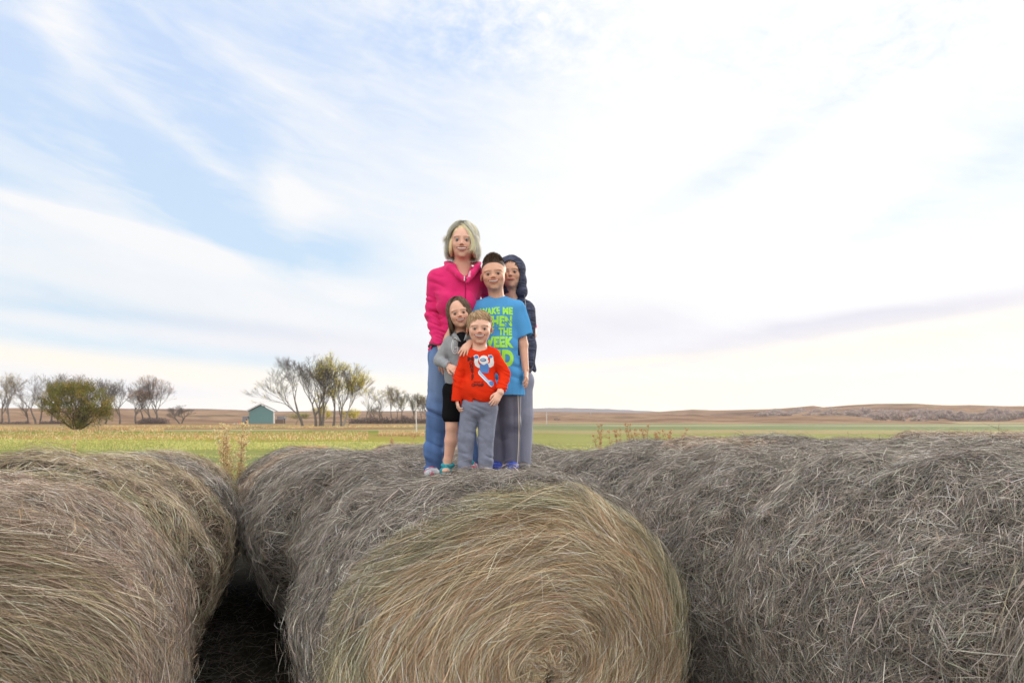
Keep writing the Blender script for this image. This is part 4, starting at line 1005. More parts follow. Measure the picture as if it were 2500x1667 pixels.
# looped appliqué letter on the chest: thin outline ribbons
def ringpoly(pts_, w2):
    pts_ = np.array(pts_, float); tg_ = np.gradient(pts_, axis=0); tg_ /= np.linalg.norm(tg_, axis=1)[:, None] + 1e-9; nn = np.stack([-tg_[:, 1], tg_[:, 0]], 1) * w2
    return [[tuple(pts_[i] + nn[i]), tuple(pts_[i + 1] + nn[i + 1]), tuple(pts_[i + 1] - nn[i + 1]), tuple(pts_[i] - nn[i])] for i in range(len(pts_) - 1)]
gl = [(1109 + 8.5 * math.cos(a_), 842 + 19 * math.sin(a_)) for a_ in np.linspace(R(-40), R(-330), 22)] + [(1116, 852), (1116, 846), (1109, 846)]
gl2 = [(1109 + 5 * math.cos(a_), 842 + 14 * math.sin(a_)) for a_ in np.linspace(R(-40), R(-320), 20)]
decal('chest_letter', poly_bm(ringpoly(gl, 1.0) + ringpoly(gl2, .7)), bv, hoodie, (.72, .74, .78), M_INK, D0 - .1)
decal('zip', poly_bm([[(1128, 834), (1130, 834), (1130, 938), (1128, 938)]]), bv, hoodie, (.62, .62, .65), M_INK, D0 - .1)
V = vol_px(1100, 1150, 810, 850, D0, (-.15, .12), .003); V.cone(J(1126, 824, -.002), J(1127, 845, -.015), .040, .046, k=.01); finish(V, 'undershirt', M_JERSEY, G_, c=(.02, .02, .025))
V = vol_px(1060, 1185, 925, 1030, D0, (-.16, .2), .004)
V.ell(J(1121, 955, .02), (.094, .08, .08), k=.03); V.path([J(1107, 955, .02), J(1103, 1014, .01)], [.066, .060], k=.02); V.path([J(1138, 955, .03), J(1138, 1014, .03)], [.066, .060], k=.02)
V.plane(J(0, 1011), (-.12, 0, -1), k=.004, lo=J(1050, 1060, -1), hi=J(1190, 960, 1)); V.wrinkle(cloth_noise(.005, 14, 44)); finish(V, 'shorts', M_JERSEY, G_, c=(.012, .012, .014))
for x_, y_, dd in ((1092, 1142, 0), (1140, 1136, .02)):
    V = Vol(J(x_ - 25, y_ + 22, -.2), J(x_ + 25, y_ - 22, .12), .0032)
    V.cone(J(x_, y_ + 9, .05 + dd), J(x_ - 4, y_ + 15, -.11 + dd), .028, .031, k=.01, fl=.4, fdir=(0, 0, 1))
    a1 = J(x_ + 1, y_ - 7, .01 + dd)
    for q in range(14):
        t0, t1 = q / 14 * 6.2832, (q + 1) / 14 * 6.2832; V.cone(a1 + np.array([.031 * math.cos(t0), .034 * math.sin(t0), .006 * math.sin(t0)]), a1 + np.array([.031 * math.cos(t1), .034 * math.sin(t1), .006 * math.sin(t1)]), .011, .011, k=.004)
    m0 = J(x_ - 4, y_ + 10, -.07 + dd)
    for q in range(8):
        t0, t1 = q / 8 * 3.1416, (q + 1) / 8 * 3.1416; V.cone(m0 + np.array([.031 * math.cos(t0), 0, .021 * math.sin(t0)]), m0 + np.array([.031 * math.cos(t1), 0, .021 * math.sin(t1)]), .009, .009, k=.004)
    V.cone(m0 + [0, 0, .021], a1 + [0, -.034, 0], .008, .008, k=.004)
    finish(V, 'sandal', M_SHOE, G_, c=(.02, .34, .42))
def gb(p):
    a = abs(p)
    return -.62 + .06 * math.cos(R(p))
BRUNET = ([(.095, .062, .042), (.145, .10, .07), (.06, .038, .026), (.20, .145, .10)], [4, 3, 3, 1])
shell = Vol(hd.c - .18, hd.c + .18, .004); e((0, .09, .12), (.37, .43, .425), .05); e((0, .20, -.20), (.33, .26, .38), .1); e((-.32, .05, -.25), (.07, .24, .34), .06); e((.32, .05, -.22), (.07, .24, .30), .06)
e((.0, -.60, -.17), (.262, .42, .38), .03, 'sub'); e((0, -.45, -.62), (.2, .4, .3), .05, 'sub')
Vs, Qs = shell.mesh(); Cs = np.tile(np.array((.10, .068, .045)), (len(Vs), 1)) * (1 + .3 * fbm(Vs * np.array([1, 1, .2]), 90, 2, 4)[:, None])
hairstyle(hd, 4200, gb, 12, BRUNET, G_, r=(.385, .44, .49, .445), sweep=0, flick=.05, wave=.03, thick=.06, tuck=.02, part=-14, spread_=60, w=.0022, extra=(Vs, Qs, Cs), jit=.03)

# ---------------------------------------------------------------- toddler in red
D0 = 4.0
T_ = person(1160, 1150, D0, 'youngest boy in a red long sleeved shirt with a cartoon print, standing in front')
hd = Head(J(1171, 801, -.01), .194, 1.06, yaw=3, pitch=3, roll=0, smile=1.1, openm=1.0, brow=(.30, .20, .13), lip=(.54, .165, .15), iris=(.10, .10, .10), child=True, skin=(.68, .45, .35), squint=.45)
V = vol_px(1090, 1255, 750, 1165, D0, (-.22, .16), .006, fz=[zr(755, 850, D0, .0023), zr(940, 1015, D0, .0025)], fx=[(J(1105, 0)[0], J(1235, 0)[0], .0026)], fy=[(D0 - .2, D0 + .12, .0028)])
hd.add(V); V.cone(hd.w((0, .06, -.20)), J(1170, 858, .01), .040, .042, k=.02); V.ell(J(1170, 890, .02), (.085, .065, .10), k=.04); V.ell(J(1170, 950, .01), (.085, .075, .10), k=.04); V.ell(J(1168, 990, .02), (.08, .07, .07), k=.03)
V.path([J(1142, 868, .01), J(1122, 920, .01), J(1115, 972, -.01)], [.025, .022, .018], k=.01); V.path([J(1204, 866, .01), J(1231, 912, .02), J(1221, 958, -.07)], [.025, .022, .019], k=.01)
V.path([J(1146, 1000, .02), J(1137, 1065, .01), J(1133, 1140, .02)], [.05, .036, .028], k=.02); V.path([J(1190, 1000, .02), J(1188, 1065, .01), J(1185, 1140, .02)], [.05, .036, .028], k=.02)
hand(V, J(1115, 975, -.012), J(1120, 1005, -.03) - J(1115, 975, -.012), (1, .15, 0), .108, thumb=1, curl=(.6, .7, .75, .8), wr=.019)
hand(V, J(1221, 958, -.07), J(1206, 985, -.10) - J(1221, 958, -.07), (-.2, 1, .1), .112, thumb=1, curl=(.35, .45, .5, .55), spread=.15, wr=.020)
finish(V, 'body', M_SKIN, T_, colr=hd.color); hd.bits(T_)
V = vol_px(1092, 1255, 835, 1000, D0, (-.2, .18), .0034)
V.ell(J(1171, 885, .02), (.106, .086, .105), k=.04); V.ell(J(1170, 950, .01), (.108, .098, .13), k=.05); V.path([J(1170, 862, .02), J(1143, 870, .02)], [.042, .045], k=.03); V.path([J(1170, 862, .02), J(1203, 868, .02)], [.042, .045], k=.03)
V.path([J(1141, 872, .02), J(1120, 920, .01), J(1114, 984, -.01)], [.043, .034, .030], k=.010); V.path([J(1205, 870, .02), J(1233, 914, .02), J(1220, 962, -.07)], [.043, .035, .030], k=.010)
V.ell(J(1170, 838, -.01), (.056, .062, .052), k=.008, op='sub')
V.plane(J(1170, 978), (-.24, 0, -1), k=.005, lo=J(1127, 1010, -1), hi=J(1218, 925, 1))
V.plane(J(1114, 978, 0), (0, 0, -1), k=.003, lo=J(1090, 1010, -.2), hi=J(1128, 955, .2)); V.plane(J(1221, 952, -.065), J(1206, 985, -.10) - J(1221, 955, -.07) + np.array([.01, 0, 0]), k=.003, lo=J(1208, 985, -.2), hi=J(1250, 930, .0))
f1 = cloth_noise(.005, 12, 51, (1.2, 1, .35)); f2 = sleeve_folds([J(1232, 915, 0), J(1235, 935, -.02), J(1118, 925, 0), J(1222, 950, -.05)], .0042, 330, 3, .055); f3 = sleeve_folds([J(1140, 915, -.08), J(1170, 985, -.08)], .004, 150, 6, .07)
V.wrinkle(lambda p: f1(p) + f2(p) + f3(p))
def rc(v):
    C = np.tile(np.array((.80, .042, .012)), (len(v), 1)) * (1 + .05 * fbm(v, 20, 3, 7)[:, None]); return C
shirt = finish(V, 'long_sleeved_shirt', M_JERSEY, T_, colr=rc); bv = bvh_of(shirt)
dd_ = D0 - .09
DK = (.085, .02, .02); z2 = lambda x_, y_: (1120 + x_ / 9.8, 840 + y_ / 9.8)
for i_, (ch_, x_, y_, w2, h2) in enumerate((('M', 270, 340, 150, 110), ('O', 290, 450, 90, 90), ('N', 300, 525, 80, 66), ('S', 312, 600, 74, 70), ('T', 318, 680, 70, 76), ('E', 326, 755, 62, 66), ('R', 330, 825, 60, 62))):
    a0, b0 = z2(x_ - w2 / 2, y_ - h2 / 2); a1, b1 = z2(x_ + w2 / 2, y_ + h2 / 2); decal('printed_letter', text_bm(ch_, a0, a1, b0, b1, .05), bv, shirt, DK, M_INK, dd_, maxlen=.004, holes=.55)
a0, b0 = z2(355, 885); a1, b1 = z2(590, 925); decal('printed_letter', text_bm('WORLD', a0, a1, b0, b1, .03), bv, shirt, DK, M_INK, dd_, maxlen=.004, holes=.5)
a0, b0 = z2(300, 935); a1, b1 = z2(600, 1015); decal('printed_letter', text_bm('CHAMP', a0, a1, b0, b1, .05), bv, shirt, DK, M_INK, dd_, maxlen=.004, holes=.5)
Z = lambda L: [z2(*p_) for p_ in L]
WHT, BLU, NVY, LBL = (.80, .82, .86), (.10, .25, .60), (.03, .06, .25), (.40, .55, .80)
for pl_ in ([(345, 270), (400, 240), (455, 250), (480, 300), (470, 345), (455, 430), (500, 500), (495, 565), (430, 540), (385, 500), (365, 420), (375, 340)],
    [(480, 330), (520, 290), (545, 265), (600, 255), (660, 270), (695, 310), (690, 350), (715, 390), (700, 430), (660, 462), (600, 492), (540, 465), (495, 430), (480, 380)],
    [(700, 245), (770, 232), (815, 265), (825, 340), (838, 420), (820, 500), (760, 545), (715, 540), (680, 500), (690, 455), (738, 430), (748, 320), (705, 290)]):
    decal('printed_shape', poly_bm([Z(pl_)]), bv, shirt, WHT, M_INK, dd_, .0020, maxlen=.004)
decal('printed_shape', poly_bm([Z([(500, 470), (560, 480), (600, 488), (660, 450), (700, 470), (725, 560), (705, 680), (600, 680), (545, 665), (500, 600)])]), bv, shirt, BLU, M_INK, dd_, .0030, maxlen=.004)
decal('printed_shape', poly_bm([Z(disc(415, 300, 52, 42))]), bv, shirt, BLU, M_INK, dd_, .0030, maxlen=.004)
decal('printed_shape', poly_bm([Z(disc(760, 278, 48, 34))]), bv, shirt, BLU, M_INK, dd_, .0030, maxlen=.004)
decal('printed_shape', poly_bm([Z(disc(580, 368, 74, 38))]), bv, shirt, NVY, M_INK, dd_, .0030, maxlen=.004)
decal('printed_shape', poly_bm([Z(disc(572, 366, 52, 22))]), bv, shirt, LBL, M_INK, dd_, .0036, maxlen=.004)
decal('printed_shape', poly_bm([Z([(455, 660), (490, 600), (545, 680), (620, 760), (700, 850), (790, 860), (840, 930), (820, 990), (770, 1018), (720, 985), (640, 880), (560, 790), (480, 720)])]), bv, shirt, LBL, M_INK, dd_, .0022, maxlen=.004)
decal('printed_shape', poly_bm([Z(disc(780, 930, 55, 62))]), bv, shirt, BLU, M_INK, dd_, .0030, maxlen=.004)
decal('printed_shape', poly_bm([Z([(455, 660), (470, 715), (600, 850), (770, 1018), (790, 1018), (630, 850), (490, 705), (470, 655)])]), bv, shirt, WHT, M_INK, dd_, .0036, maxlen=.004)
# sweat pants
V = vol_px(1098, 1230, 955, 1160, D0, (-.16, .2), .0038)
V.ell(J(1169, 992, .02), (.108, .09, .085), k=.03); V.path([J(1148, 1000, .02), J(1138, 1068, .01), J(1134, 1147, .02)], [.062, .047, .043], k=.012); V.path([J(1190, 1000, .02), J(1187, 1068, .01), J(1184, 1147, .02)], [.062, .047, .043], k=.012)
V.plane(J(0, 1147), (0, 0, -1), k=.004); V.plane(J(0, 962), (0, 0, 1), k=.004)
f1 = cloth_noise(.005, 13, 61, (1.3, 1.2, .25)); f2 = sleeve_folds([J(1138, 1075, 0), J(1188, 1078, 0), J(1134, 1125, 0), J(1184, 1125, 0), J(1168, 1010, -.05)], .005, 170, 5, .065); V.wrinkle(lambda p: f1(p) + f2(p))
finish(V, 'sweatpants', M_HEATHER, T_, colr=lambda v: np.tile(np.array((.27, .30, .41)), (len(v), 1)) * (1 + .10 * fbm(v, 80, 3, 2)[:, None]))
for x_ in (1133, 1184): shoe(T_, J(x_, 1150, .04), J(x_ - 2, 1155, -.085), .034, .03, (.17, .15, .14), (.11, .10, .095), M_SHOE, sole=(.20, .19, .18))
FAIR = ([(.30, .20, .115), (.21, .14, .08), (.42, .30, .18), (.13, .08, .045)], [4, 3, 2, 2])
def tb(p):
    a = abs(p)
    if a < 50: return .25 - .0012 * a * (1 if p > 0 else 0)
    if a < 75: return .16
    if a < 105: return .03
    return -.20
shell = Vol(hd.c - .16, hd.c + .16, .0035); hd.cr = 1
e((0, .065, .145), (.355, .432, .378), .03); e((0, -.56, -.08), (.33, .40, .37), .03, 'sub'); e((0, .0, -.42), (.5, .34, .30), .05, 'sub')
Vs, Qs = shell.mesh(); Cs = np.tile(np.array((.20, .135, .075)), (len(Vs), 1)) * (1 + .3 * fbm(Vs * np.array([1, 1, .3]), 90, 2, 4)[:, None])
hairstyle(hd, 3800, tb, 13, FAIR, T_, r=(.352, .425, .44, .375), cen=(0, .06, .145), sweep=42, wave=.04, thick=.06, w=.0020, extra=(Vs, Qs, Cs), jit=.035)

# ---------------------------------------------------------------- boy in the blue t-shirt
D0 = 4.36
B_ = person(1228, 1138, D0, 'boy with short dark hair in a bright blue t-shirt with green lettering')
hd = Head(J(1206, 671, -.02), .216, 1.08, yaw=-3, pitch=0, roll=-5, smile=1.0, openm=.9, brow=(.14, .09, .06), lip=(.54, .165, .15), iris=(.09, .08, .08), child=True, skin=(.60, .38, .28), squint=.45)
V = vol_px(1070, 1310, 618, 1150, D0, (-.30, .2), .007, fz=[zr(622, 720, D0, .0024), zr(795, 850, D0, .003), zr(895, 945, D0, .003)], fx=[(J(1160, 0)[0], J(1295, 0)[0], .0028), (J(1075, 0)[0], J(1110, 0)[0], .003)], fy=[(D0 - .28, D0 + .12, .003)])
hd.add(V); V.cone(hd.w((0, .06, -.20)), J(1213, 735, .02), .048, .050, k=.03); V.ell(J(1216, 790, .02), (.11, .075, .15), k=.04); V.ell(J(1216, 880, .02), (.10, .075, .14), k=.04); V.ell(J(1218, 940, .02), (.105, .08, .07), k=.03)
V.path([J(1262, 752, .01), J(1277, 842, .01), J(1283, 902, -.03)], [.040, .031, .021], k=.015); V.path([J(1172, 752, .02), J(1135, 800, .04), J(1102, 806, -.17)], [.040, .030, .021], k=.012)
V.path([J(1198, 945, .03), J(1212, 1040, .04), J(1213, 1125, .04)], [.065, .045, .035], k=.02); V.path([J(1240, 945, .02), J(1247, 1035, .01), J(1249, 1125, .02)], [.065, .045, .035], k=.02)
hand(V, J(1283, 902, -.03), J(1287, 938, -.06) - J(1283, 902, -.03), (-1, .3, 0), .140, thumb=-1, curl=(.3, .35, .4, .45), wr=.021)
hand(V, J(1102, 806, -.18), (-.45, -.25, -1), (.3, 1, -.1), .125, thumb=-1, curl=(.3, .35, .4, .45), wr=.020, spread=.14)
finish(V, 'body', M_SKIN, B_, colr=hd.color); hd.bits(B_)
V = vol_px(1125, 1320, 712, 965, D0, (-.22, .22), .0038)
V.ell(J(1216, 780, .02), (.138, .098, .15), k=.05); V.ell(J(1218, 860, .01), (.132, .098, .20), k=.05); V.path([J(1222, 860, .01), J(1222, 960, .01)], [.135, .158], k=.04, fl=.70)
V.path([J(1213, 745, .02), J(1178, 752, .02)], [.055, .056], k=.035); V.path([J(1213, 745, .02), J(1258, 752, .02)], [.055, .056], k=.035)
V.path([J(1260, 758, .02), J(1284, 836, .01)], [.062, .058], k=.025); V.path([J(1172, 758, .02), J(1142, 815, .03)], [.060, .055], k=.025)
V.ell(J(1212, 708, .0), (.066, .075, .060), k=.006, op='sub')
V.plane(J(1284, 821, 0), J(1284, 836, 0) - J(1260, 758, 0) + np.array([.04, 0, 0]), k=.003, lo=J(1267, 860, -.2), hi=J(1325, 800, .2)); V.plane(J(0, 944), (-.06, 0, -1), k=.004, lo=J(1100, 1000, -1), hi=J(1330, 900, 1))
V.cone(J(1272, 800, .01), J(1285, 842, .01), .040, .046, k=.004, op='sub')
f1 = cloth_noise(.010, 9, 71, (1.2, 1, .20)); f2 = sleeve_folds([J(1225, 915, -.08), J(1262, 880, -.04)], .008, 90, 3, .12); V.wrinkle(lambda p: f1(p) + f2(p), .03)
tee = finish(V, 't_shirt', M_JERSEY, B_, colr=lambda v: np.tile(np.array((.10, .37, .76)), (len(v), 1)) * (1 + .04 * fbm(v, 20, 3, 7)[:, None])); bv = bvh_of(tee)
GRN = (.40, .90, .10); q_ = dict(maxlen=.006)
decal('printed_word', text_bm('WAKE', 1170, 1220, 750, 768, .06, -3), bv, tee, GRN, M_INK, D0 - .1, holes=.75, **q_)
decal('printed_word', text_bm('ME', 1227, 1252, 747, 766, .06, 0), bv, tee, GRN, M_INK, D0 - .1, holes=.8, **q_)
decal('printed_word', text_bm('WHEN', 1172, 1250, 770, 796, .06, -1), bv, tee, GRN, M_INK, D0 - .1, holes=.60, **q_)
decal('printed_word', text_bm("IT'S", 1172, 1209, 799, 816, .05, 0), bv, tee, GRN, M_INK, D0 - .1, holes=.45, **q_)
decal('printed_word', text_bm('THE', 1217, 1250, 798, 817, .06, 0), bv, tee, GRN, M_INK, D0 - .1, holes=.8, **q_)
decal('printed_word', text_bm('WEEK', 1174, 1254, 820, 848, .06, 0), bv, tee, GRN, M_INK, D0 - .1, holes=.85, **q_)
decal('printed_word', text_bm('END', 1172, 1254, 853, 895, .06, 0), bv, tee, GRN, M_INK, D0 - .1, holes=.9, **q_)
V = vol_px(1160, 1300, 925, 1150, D0, (-.16, .22), .004)
V.ell(J(1219, 940, .03), (.135, .10, .08), k=.03); V.path([J(1200, 945, .04), J(1211, 1040, .05), J(1212, 1132, .05)], [.085, .064, .058], k=.03); V.path([J(1243, 945, .02), J(1248, 1035, .01), J(1250, 1132, .02)], [.082, .058, .055], k=.03)
V.plane(J(0, 1132), (0, 0, -1), k=.004); f1 = cloth_noise(.012, 8, 81, (1.3, 1, .18)); f2 = sleeve_folds([J(1250, 1060, -.03)], .006, 60, 5, .10); V.wrinkle(lambda p: f1(p) + f2(p))
pants = finish(V, 'track_pants', M_SATIN, B_, colr=lambda v: np.tile(np.array((.125, .13, .19)), (len(v), 1)) * (1 + .06 * fbm(v, 20, 3, 2)[:, None]))
pts_ = [(1264, 950), (1266, 1000), (1267, 1040), (1266, 1080), (1264, 1130)]; bv = bvh_of(pants)
decal('piping', poly_bm(ringpoly(pts_, .9)), bv, pants, (.62, .55, .45), M_INK, D0 - .05, .003)
for x_, y_ in ((1211, 1139), (1249, 1138)): shoe(B_, J(x_, y_ - 2, .06), J(x_ + 1, y_ + 2, -.10), .040, .03, (.02, .05, .35), (.05, .12, .55), M_SHOE, sole=(.5, .5, .52))
DARKH = ([(.07, .045, .032), (.11, .075, .055), (.045, .03, .022), (.17, .12, .09)], [4, 3, 3, 1])
def bb(p):
    a = abs(p)
    if a < 45: return .36
    if a < 75: return .30
    return .28
shell = Vol(hd.c - .17, hd.c + .17, .0035)
e((0, .055, .15), (.342, .418, .365), .03); e((0, -.56, -.06), (.325, .39, .365), .02, 'sub'); e((0, .0, -.40), (.5, .30, .30), .05, 'sub'); e((0, .02, .36), (.25, .33, .19), .05)
Vs, Qs = shell.mesh(); qz = ((Vs - hd.c) @ hd.M / hd.H)[:, 2]; fade = np.clip((qz - .05) / .22, 0, 1)[:, None]
Cs = (np.array((.21, .14, .105)) * (1 - fade) + np.array((.06, .04, .03)) * fade) * (1 + .25 * fbm(Vs, 120, 2, 4)[:, None])
rs_ = np.random.RandomState(8); N = 1500; ph = rs_.uniform(0, 6.283, N); th = np.arccos(rs_.uniform(.45, 1, N))
n_ = np.stack([np.sin(th) * np.sin(ph), -np.sin(th) * np.cos(ph), np.cos(th)], -1); p0 = n_ * np.array([.27, .37, .40]) + np.array([0, .03, .13]); L_ = .10 * (.6 + .6 * (n_[:, 2]))
pts = np.stack([p0 + (n_ * .8 + np.array([.1, -.35, .35]) * q) * (L_ * q)[:, None] for q in np.linspace(0, 1, 4)], 1) * np.array([hd.W, 1, 1])
hair_ribbons(hd.c + hd.H * (pts @ hd.M.T), np.tile(np.array([0., -1, .1]), (N, 4, 1)), .0025, DARKH, 9, M_HAIR, B_, extra=(Vs, Qs, Cs))

# ---------------------------------------------------------------- hooded boy
D0 = 4.58
N_ = person(1262, 1136, D0, 'boy in a dark navy hooded jacket with the hood up, at the right behind')
hd = Head(J(1248, 667, -.02), .212, 1.0, yaw=-4, pitch=0, roll=-3, smile=.35, openm=0, brow=(.12, .08, .055), lip=(.54, .165, .15), iris=(.09, .08, .08), child=True, skin=(.58, .37, .275), squint=.35)
V = vol_px(1205, 1315, 625, 1150, D0, (-.24, .2), .007, fz=[zr(630, 715, D0, .0026), zr(880, 930, D0, .003)], fx=[(J(1215, 0)[0], J(1300, 0)[0], .0028)], fy=[(D0 - .2, D0 + .12, .003)])
hd.add(V); V.cone(hd.w((0, .06, -.20)), J(1250, 735, .02), .046, .048, k=.03); V.ell(J(1256, 790, .02), (.10, .07, .15), k=.04); V.ell(J(1258, 880, .02), (.095, .07, .14), k=.04); V.ell(J(1260, 935, .02), (.10, .08, .07), k=.03)
V.path([J(1286, 756, .01), J(1293, 835, .02), J(1287, 893, -.05)], [.028, .026, .021], k=.008); V.path([J(1226, 756, .01), J(1219, 835, .03), J(1226, 890, .0)], [.028, .026, .021], k=.008)
V.path([J(1240, 940, .02), J(1242, 1030, .02), J(1242, 1125, .03)], [.06, .045, .035], k=.02); V.path([J(1276, 940, .02), J(1281, 1020, .0), J(1279, 1125, .02)], [.06, .045, .035], k=.02)
hand(V, J(1287, 893, -.06), (-.05, -.15, -1), (-1, .3, 0), .135, thumb=-1, curl=(.5, .5, .55, .6), wr=.021); hand(V, J(1226, 890, .0), (.05, -.1, -1), (1, .3, 0), .135, thumb=1, curl=(.4, .4, .45, .5), wr=.021)
finish(V, 'body', M_SKIN, N_, colr=hd.color); hd.bits(N_)
V = vol_px(1195, 1325, 612, 925, D0, (-.26, .24), .0038)
V.ell(J(1256, 785, .02), (.125, .095, .16), k=.05); V.ell(J(1260, 855, .01), (.122, .098, .17), k=.05); V.path([J(1250, 748, .02), J(1226, 756, .02)], [.05, .054], k=.03); V.path([J(1250, 748, .02), J(1284, 754, .02)], [.05, .054], k=.03)
V.path([J(1286, 758, .02), J(1294, 835, .02), J(1289, 888, -.05)], [.054, .042, .034], k=.02); V.path([J(1226, 758, .02), J(1218, 835, .03), J(1226, 888, .0)], [.054, .042, .034], k=.02); V.path([J(1290, 850, .02), J(1297, 900, .03)], [.05, .032], k=.03)
hd.e(V, (0, .08, .10), (.475, .50, .485), .06); hd.e(V, (.05, .08, -.22), (.45, .38, .36), .08); hd.e(V, (0, .18, -.45), (.38, .30, .25), .1); hd.e(V, (.26, .10, -.55), (.22, .26, .24), .08)
hd.e(V, (-.02, -.62, -.12), (.335, .66, .50), .02, 'sub'); hd.e(V, (0, .0, -.04), (.35, .42, .46), .02, 'sub'); hd.e(V, (-.02, -.42, -.50), (.25, .42, .30), .03, 'sub')
V.plane(J(1290, 900, 0), (-.38, 0, -1), k=.004, lo=J(1190, 960, -1), hi=J(1330, 860, 1))
f1 = cloth_noise(.009, 11, 91, (1, 1, .5)); V.wrinkle(f1, .02)
def nc(v):
    st_ = vnoise(v * np.array([.3, .3, 4.0]), 60, 5); st2 = vnoise(v * np.array([.4, .4, 2.0]), 160, 6); C = np.array((.080, .090, .145))[None] * (1 + .75 * np.clip(st_, -.6, 1) + .5 * st2)[:, None]
    return np.clip(C, .012, .4)
hood = finish(V, 'hooded_jacket', M_HEATHER, N_, colr=nc)
bmz = bvh_of(hood); decal('zip', poly_bm(ringpoly([(1281, 722), (1283, 745), (1284, 775)], .8)), bmz, hood, (.35, .36, .40), M_INK, D0, .004)
V = vol_px(1215, 1310, 880, 925, D0, (-.2, .2), .005); V.ell(J(1262, 890, .01), (.112, .088, .10), k=.04); V.plane(J(0, 921), (0, 0, -1), k=.004); finish(V, 't_shirt', M_JERSEY, N_, c=(.16, .17, .23))
V = vol_px(1200, 1320, 900, 1150, D0, (-.2, .22), .0045)
V.ell(J(1262, 930, .02), (.115, .09, .08), k=.03); V.path([J(1243, 940, .02), J(1243, 1025, .02), J(1242, 1132, .03)], [.07, .058, .052], k=.03); V.path([J(1276, 935, .02), J(1281, 1014, .0), J(1280, 1132, .02)], [.066, .054, .044], k=.03)
V.plane(J(0, 1134), (0, 0, -1), k=.004); f1 = cloth_noise(.008, 9, 95, (1.3, 1.2, .22)); f2 = sleeve_folds([J(1286, 1020, 0)], .005, 100, 5, .07); V.wrinkle(lambda p: f1(p) + f2(p))
finish(V, 'sweatpants', M_HEATHER, N_, c=(.36, .38, .50))
for x_ in (1243, 1279): shoe(N_, J(x_, 1138, .06), J(x_ + 1, 1141, -.10), .038, .03, (.12, .12, .14), (.06, .06, .07), M_SHOE, sole=(.4, .4, .42))
def nb(p):
    a = abs(p); return (.30 if p > -5 else .19) if a < 50 else .1
hairstyle(hd, 700, nb, 15, DARKH, N_, r=(.350, .425, .43, .375), cen=(0, .05, .145), sweep=-30, wave=.02, thick=.04, w=.003, jit=.05)
# ================================================================== TREES, HOUSE, POSTS, WEEDS
M_BARK = vcol('bark', rough=.95, spec=.1); M_LEAF = vcol('leaves', rough=.8, spec=.1, trans=.35); M_WEED = vcol('dry_weed', rough=.9, spec=.1, trans=.3)
def prism(segs, n=4):
    """tapered prisms for (a, b, ra, rb)"""
    A = np.array([s[0] for s in segs]); B = np.array([s[1] for s in segs]); ra = np.array([s[2] for s in segs]); rb = np.array([s[3] for s in segs])
    t_ = B - A; t_ /= np.linalg.norm(t_, axis=1, keepdims=True) + 1e-9
    h = np.where(np.abs(t_[:, 2:3]) < .9, np.array([[0, 0, 1.]]), np.array([[1., 0, 0]])); u_ = np.cross(t_, h); u_ /= np.linalg.norm(u_, axis=1, keepdims=True); v_ = np.cross(t_, u_)
    V = []
    for P0, r_ in ((A, ra), (B, rb)):
        for k in range(n): a = 2 * math.pi * k / n; V.append(P0 + (u_ * math.cos(a) + v_ * math.sin(a)) * r_[:, None])
    V = np.stack(V, 1).reshape(-1, 3); b = (np.arange(len(segs)) * 2 * n)[:, None]; k = np.arange(n)[None]; k2 = (k + 1) % n
    return V, np.stack([b + k, b + k2, b + n + k2, b + n + k], -1).reshape(-1, 4)
def leaf_quads(C, rs_, size, cols, wts):
    N = len(C); a = rs_.normal(0, 1, (N, 3)); a /= np.linalg.norm(a, axis=1, keepdims=True); b = np.cross(a, rs_.normal(0, 1, (N, 3))); b /= np.linalg.norm(b, axis=1, keepdims=True)
    s = rs_.uniform(size[0], size[1], N)[:, None] * .5
    V = np.stack([C - a * s, C + b * s * .6, C + a * s, C - b * s * .6], 1).reshape(-1, 3)
    return V, np.arange(N * 4).reshape(-1, 4), np.repeat(pal(rs_, N, cols, wts, .2), 4, 0)
def grow(segs, tips, p, d, L, r, lev, maxlev, rs_, up=.12, ang=32, nch=(2, 4), gn=.16, shrink=(.58, .78)):
    nseg = 4 if lev < 2 else 3; pts = [p]; dd = d
    for i in range(nseg):
        dd = unit(dd + rs_.normal(0, gn, 3) + np.array([0, 0, up])); q = pts[-1] + dd * L / nseg
        r0 = r * (1 - .55 * i / nseg); r1 = r * (1 - .55 * (i + 1) / nseg); segs.append((pts[-1], q, r0, r1, lev)); pts.append(q)
        if lev < maxlev and i >= (1 if lev == 0 else 0) and (i < nseg - 1):
            if rs_.rand() < (.75 if lev else .6): branch(segs, tips, q, dd, L, r1, lev, maxlev, rs_, up, ang, nch, gn, shrink)
    if lev >= maxlev: tips.append((pts[-1], lev)); tips.append((pts[-2], lev)); return
    for _ in range(rs_.randint(nch[0], nch[1])): branch(segs, tips, pts[-1], dd, L, r * .5, lev, maxlev, rs_, up, ang, nch, gn, shrink)
def branch(segs, tips, p, d, L, r, lev, maxlev, rs_, up, ang, nch, gn, shrink):
    a = R(rs_.uniform(.5, 1.25) * ang); ax = unit(np.cross(d, rs_.normal(0, 1, 3))); d2 = unit(d * math.cos(a) + ax * math.sin(a))
    grow(segs, tips, p, d2, L * rs_.uniform(*shrink), max(r * .72, .015), lev + 1, maxlev, rs_, up, ang, nch, gn, shrink)
BARKC = (.17, .15, .135)
